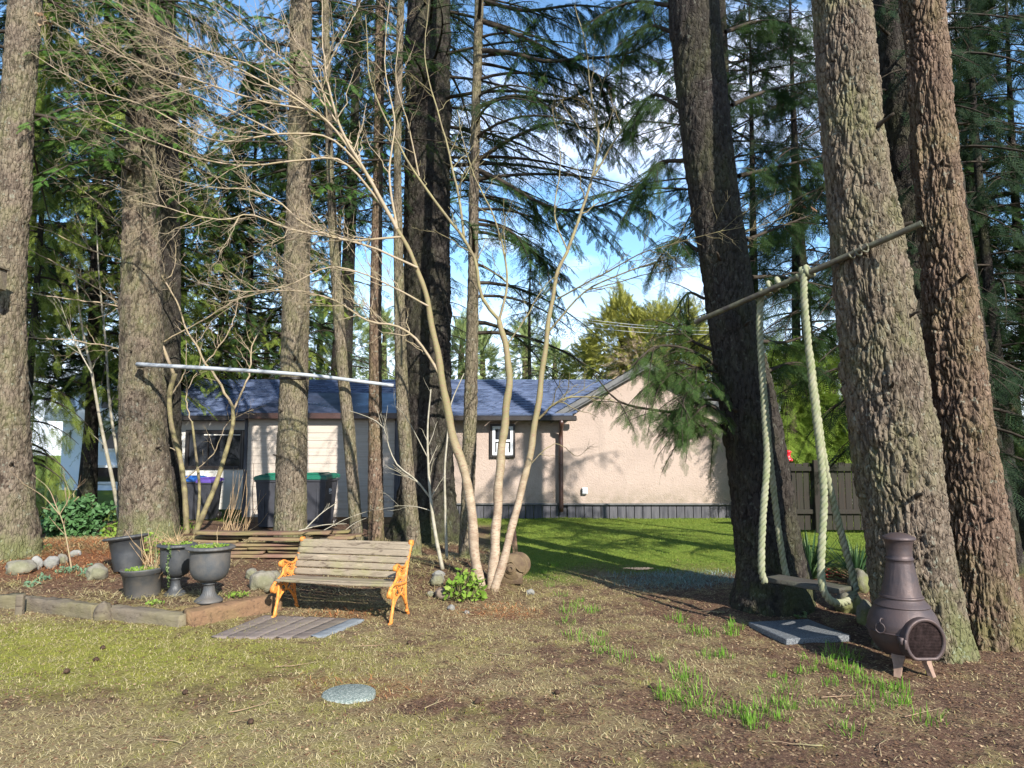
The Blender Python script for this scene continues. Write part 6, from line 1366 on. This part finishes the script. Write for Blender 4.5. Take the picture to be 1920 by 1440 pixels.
lf_yg = mat_leaf('far_yellow_green', (.22,.24,.045), (.30,.29,.06), .35, .6, (.42,.40,.13)); lf_pg = mat_leaf('far_pale_green', (.20,.27,.09), (.28,.34,.13), .35, .6, (.42,.45,.22))
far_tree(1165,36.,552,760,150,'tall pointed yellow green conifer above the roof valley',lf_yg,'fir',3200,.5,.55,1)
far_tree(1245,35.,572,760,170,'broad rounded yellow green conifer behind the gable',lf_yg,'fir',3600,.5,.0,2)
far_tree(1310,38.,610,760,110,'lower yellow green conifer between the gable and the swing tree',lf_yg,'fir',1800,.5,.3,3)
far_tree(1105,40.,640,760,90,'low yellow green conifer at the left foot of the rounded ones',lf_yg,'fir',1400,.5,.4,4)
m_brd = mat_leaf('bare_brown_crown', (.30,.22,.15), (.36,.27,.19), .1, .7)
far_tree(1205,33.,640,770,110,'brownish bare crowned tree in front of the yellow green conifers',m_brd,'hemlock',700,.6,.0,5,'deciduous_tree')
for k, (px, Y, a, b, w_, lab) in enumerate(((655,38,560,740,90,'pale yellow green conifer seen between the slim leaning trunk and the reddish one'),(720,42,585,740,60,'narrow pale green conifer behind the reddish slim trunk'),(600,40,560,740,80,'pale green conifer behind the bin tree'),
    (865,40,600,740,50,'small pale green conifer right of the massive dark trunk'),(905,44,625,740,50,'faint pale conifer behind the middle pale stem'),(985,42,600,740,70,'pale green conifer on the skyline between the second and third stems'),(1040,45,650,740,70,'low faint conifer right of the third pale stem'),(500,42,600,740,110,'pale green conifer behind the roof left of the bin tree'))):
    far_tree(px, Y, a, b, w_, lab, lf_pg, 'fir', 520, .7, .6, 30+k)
lf_br = mat_leaf('bright_cedar', (.12,.20,.03), (.20,.29,.045), .4, .55, (.32,.38,.08))
far_tree(1478,16.6,650,905,130,'bright green leafy tree behind the fence left of the swing rope',lf_br,'cedar',900,.55,.0,51,'leafy_tree'); far_tree(1562,17.0,660,905,150,'bright green leafy tree behind the fence between the swing ropes',lf_br,'cedar',1000,.6,.0,52,'leafy_tree')
far_tree(1900,20.,640,880,160,'bright green leafy tree right of the rightmost trunk beyond the fence',lf_mid,'cedar',700,.6,.0,53,'leafy_tree')

# ============================================================ small things on the ground
q = np.random.RandomState(77)
for k, (px, py, a, L) in enumerate(((560,1250,.3,.35),(930,1230,2.5,.3),(1200,1390,1.9,.25),(1590,1310,.2,.4),(300,1395,2.8,.3),(1730,1340,.5,.35),(820,1320,1.0,.25),(1110,1290,2.2,.3),(700,1215,.1,.3),(1480,1400,2.9,.35),(1660,1405,.9,.3),(480,1330,.6,.35),(1560,1180,.1,.5),(1330,1150,2.6,.3))):
    g = G(px, py); mb = MB(); m = 7; t = np.linspace(-.5,.5,m)[:,None]; p = g+np.array([math.cos(a), math.sin(a), 0])*L*t+np.cumsum(q.randn(m,3)*[.008,.008,.003], 0); p[:,2] = H(p[:,0], p[:,1])+.012+.01*q.rand()
    tube(mb, p, .0036*(1.1-np.linspace(.1,.8,m)), 5); grow(mb, p, .004, .001, 8, .12, 1, q, (0,0,.05), .8, .1)
    single(mb, 'fallen_twig', m_twr, g, 'thin bare fallen twig lying on the ground in the yard', 'twig', 'fallen twigs in the yard')
m_cone = mat_plain('cone_brown', (.06,.035,.022), .8, .2, .3, 60)
for k, (px, py) in enumerate(((220,1147),(187,1240),(198,1218),(470,1362),(118,1265),(900,1318),(1048,1305),(765,1210),(1230,1290),(350,1300))):
    g = G(px, py); mb = MB(); pr = [(0,0)]+[(.016*math.sin(math.pi*(t+.4)/9.5)*(1+.25*(t % 2)), .006*t) for t in range(1,9)]+[(0,.055)]
    R1 = np.array(Matrix.Rotation(1.5, 3, 'X')@Matrix.Rotation(q.rand()*6, 3, 'Y')); lathe(mb, pr, (0,0,0), 12, lambda r, z, ph: r*(1+.15*np.sin(ph*6+z*300))); mb.v[-1] = mb.v[-1]@R1.T@rotz(q.rand()*6).T+g+[0,0,.018]
    single(mb, 'pine_cone', m_cone, g, 'small dark brown cone lying in the winter grass', 'cone', 'cones fallen in the grass')
# shallow wet patch on the path
g = G(1200,1066); mb = MB(); ph = np.arange(40)*6.283/40; rr = 1+.5*(fbm(np.cos(ph)*2, np.sin(ph)*2, 0, 3, 3)-.5)*2
V = np.stack([g[0]+.20*rr*np.cos(ph), g[1]+.10*rr*np.sin(ph), np.full(40, g[2]+.004)], 1); mb.add(V, np.array([list(range(40))]))
m_wat = mat_plain('puddle_water', (.05,.05,.055), .08, .6, .1); pd_ = mb.build('puddle', m_wat, None, True, g); tag(pd_, kind='structure')
# overhead wires far behind the gable
for k, (z0_, z1_) in enumerate(((596,608),(601,613),(611,619))):
    a, b = P(1060, z0_-4, 31), P(1420, z1_+4, 31); mb = MB(); p = np.linspace(0,1,20)[:,None]; p = a*(1-p)+b*p-Z1*.25*(4*p*(1-p)); tube(mb, p, .011, 5)
    single(mb, 'overhead_wire', m_gp, a, ['uppermost of the thin overhead wires crossing the yellow green trees','middle of the thin overhead wires crossing the yellow green trees','lowest thin overhead wire crossing the yellow green trees'][k], 'wire')
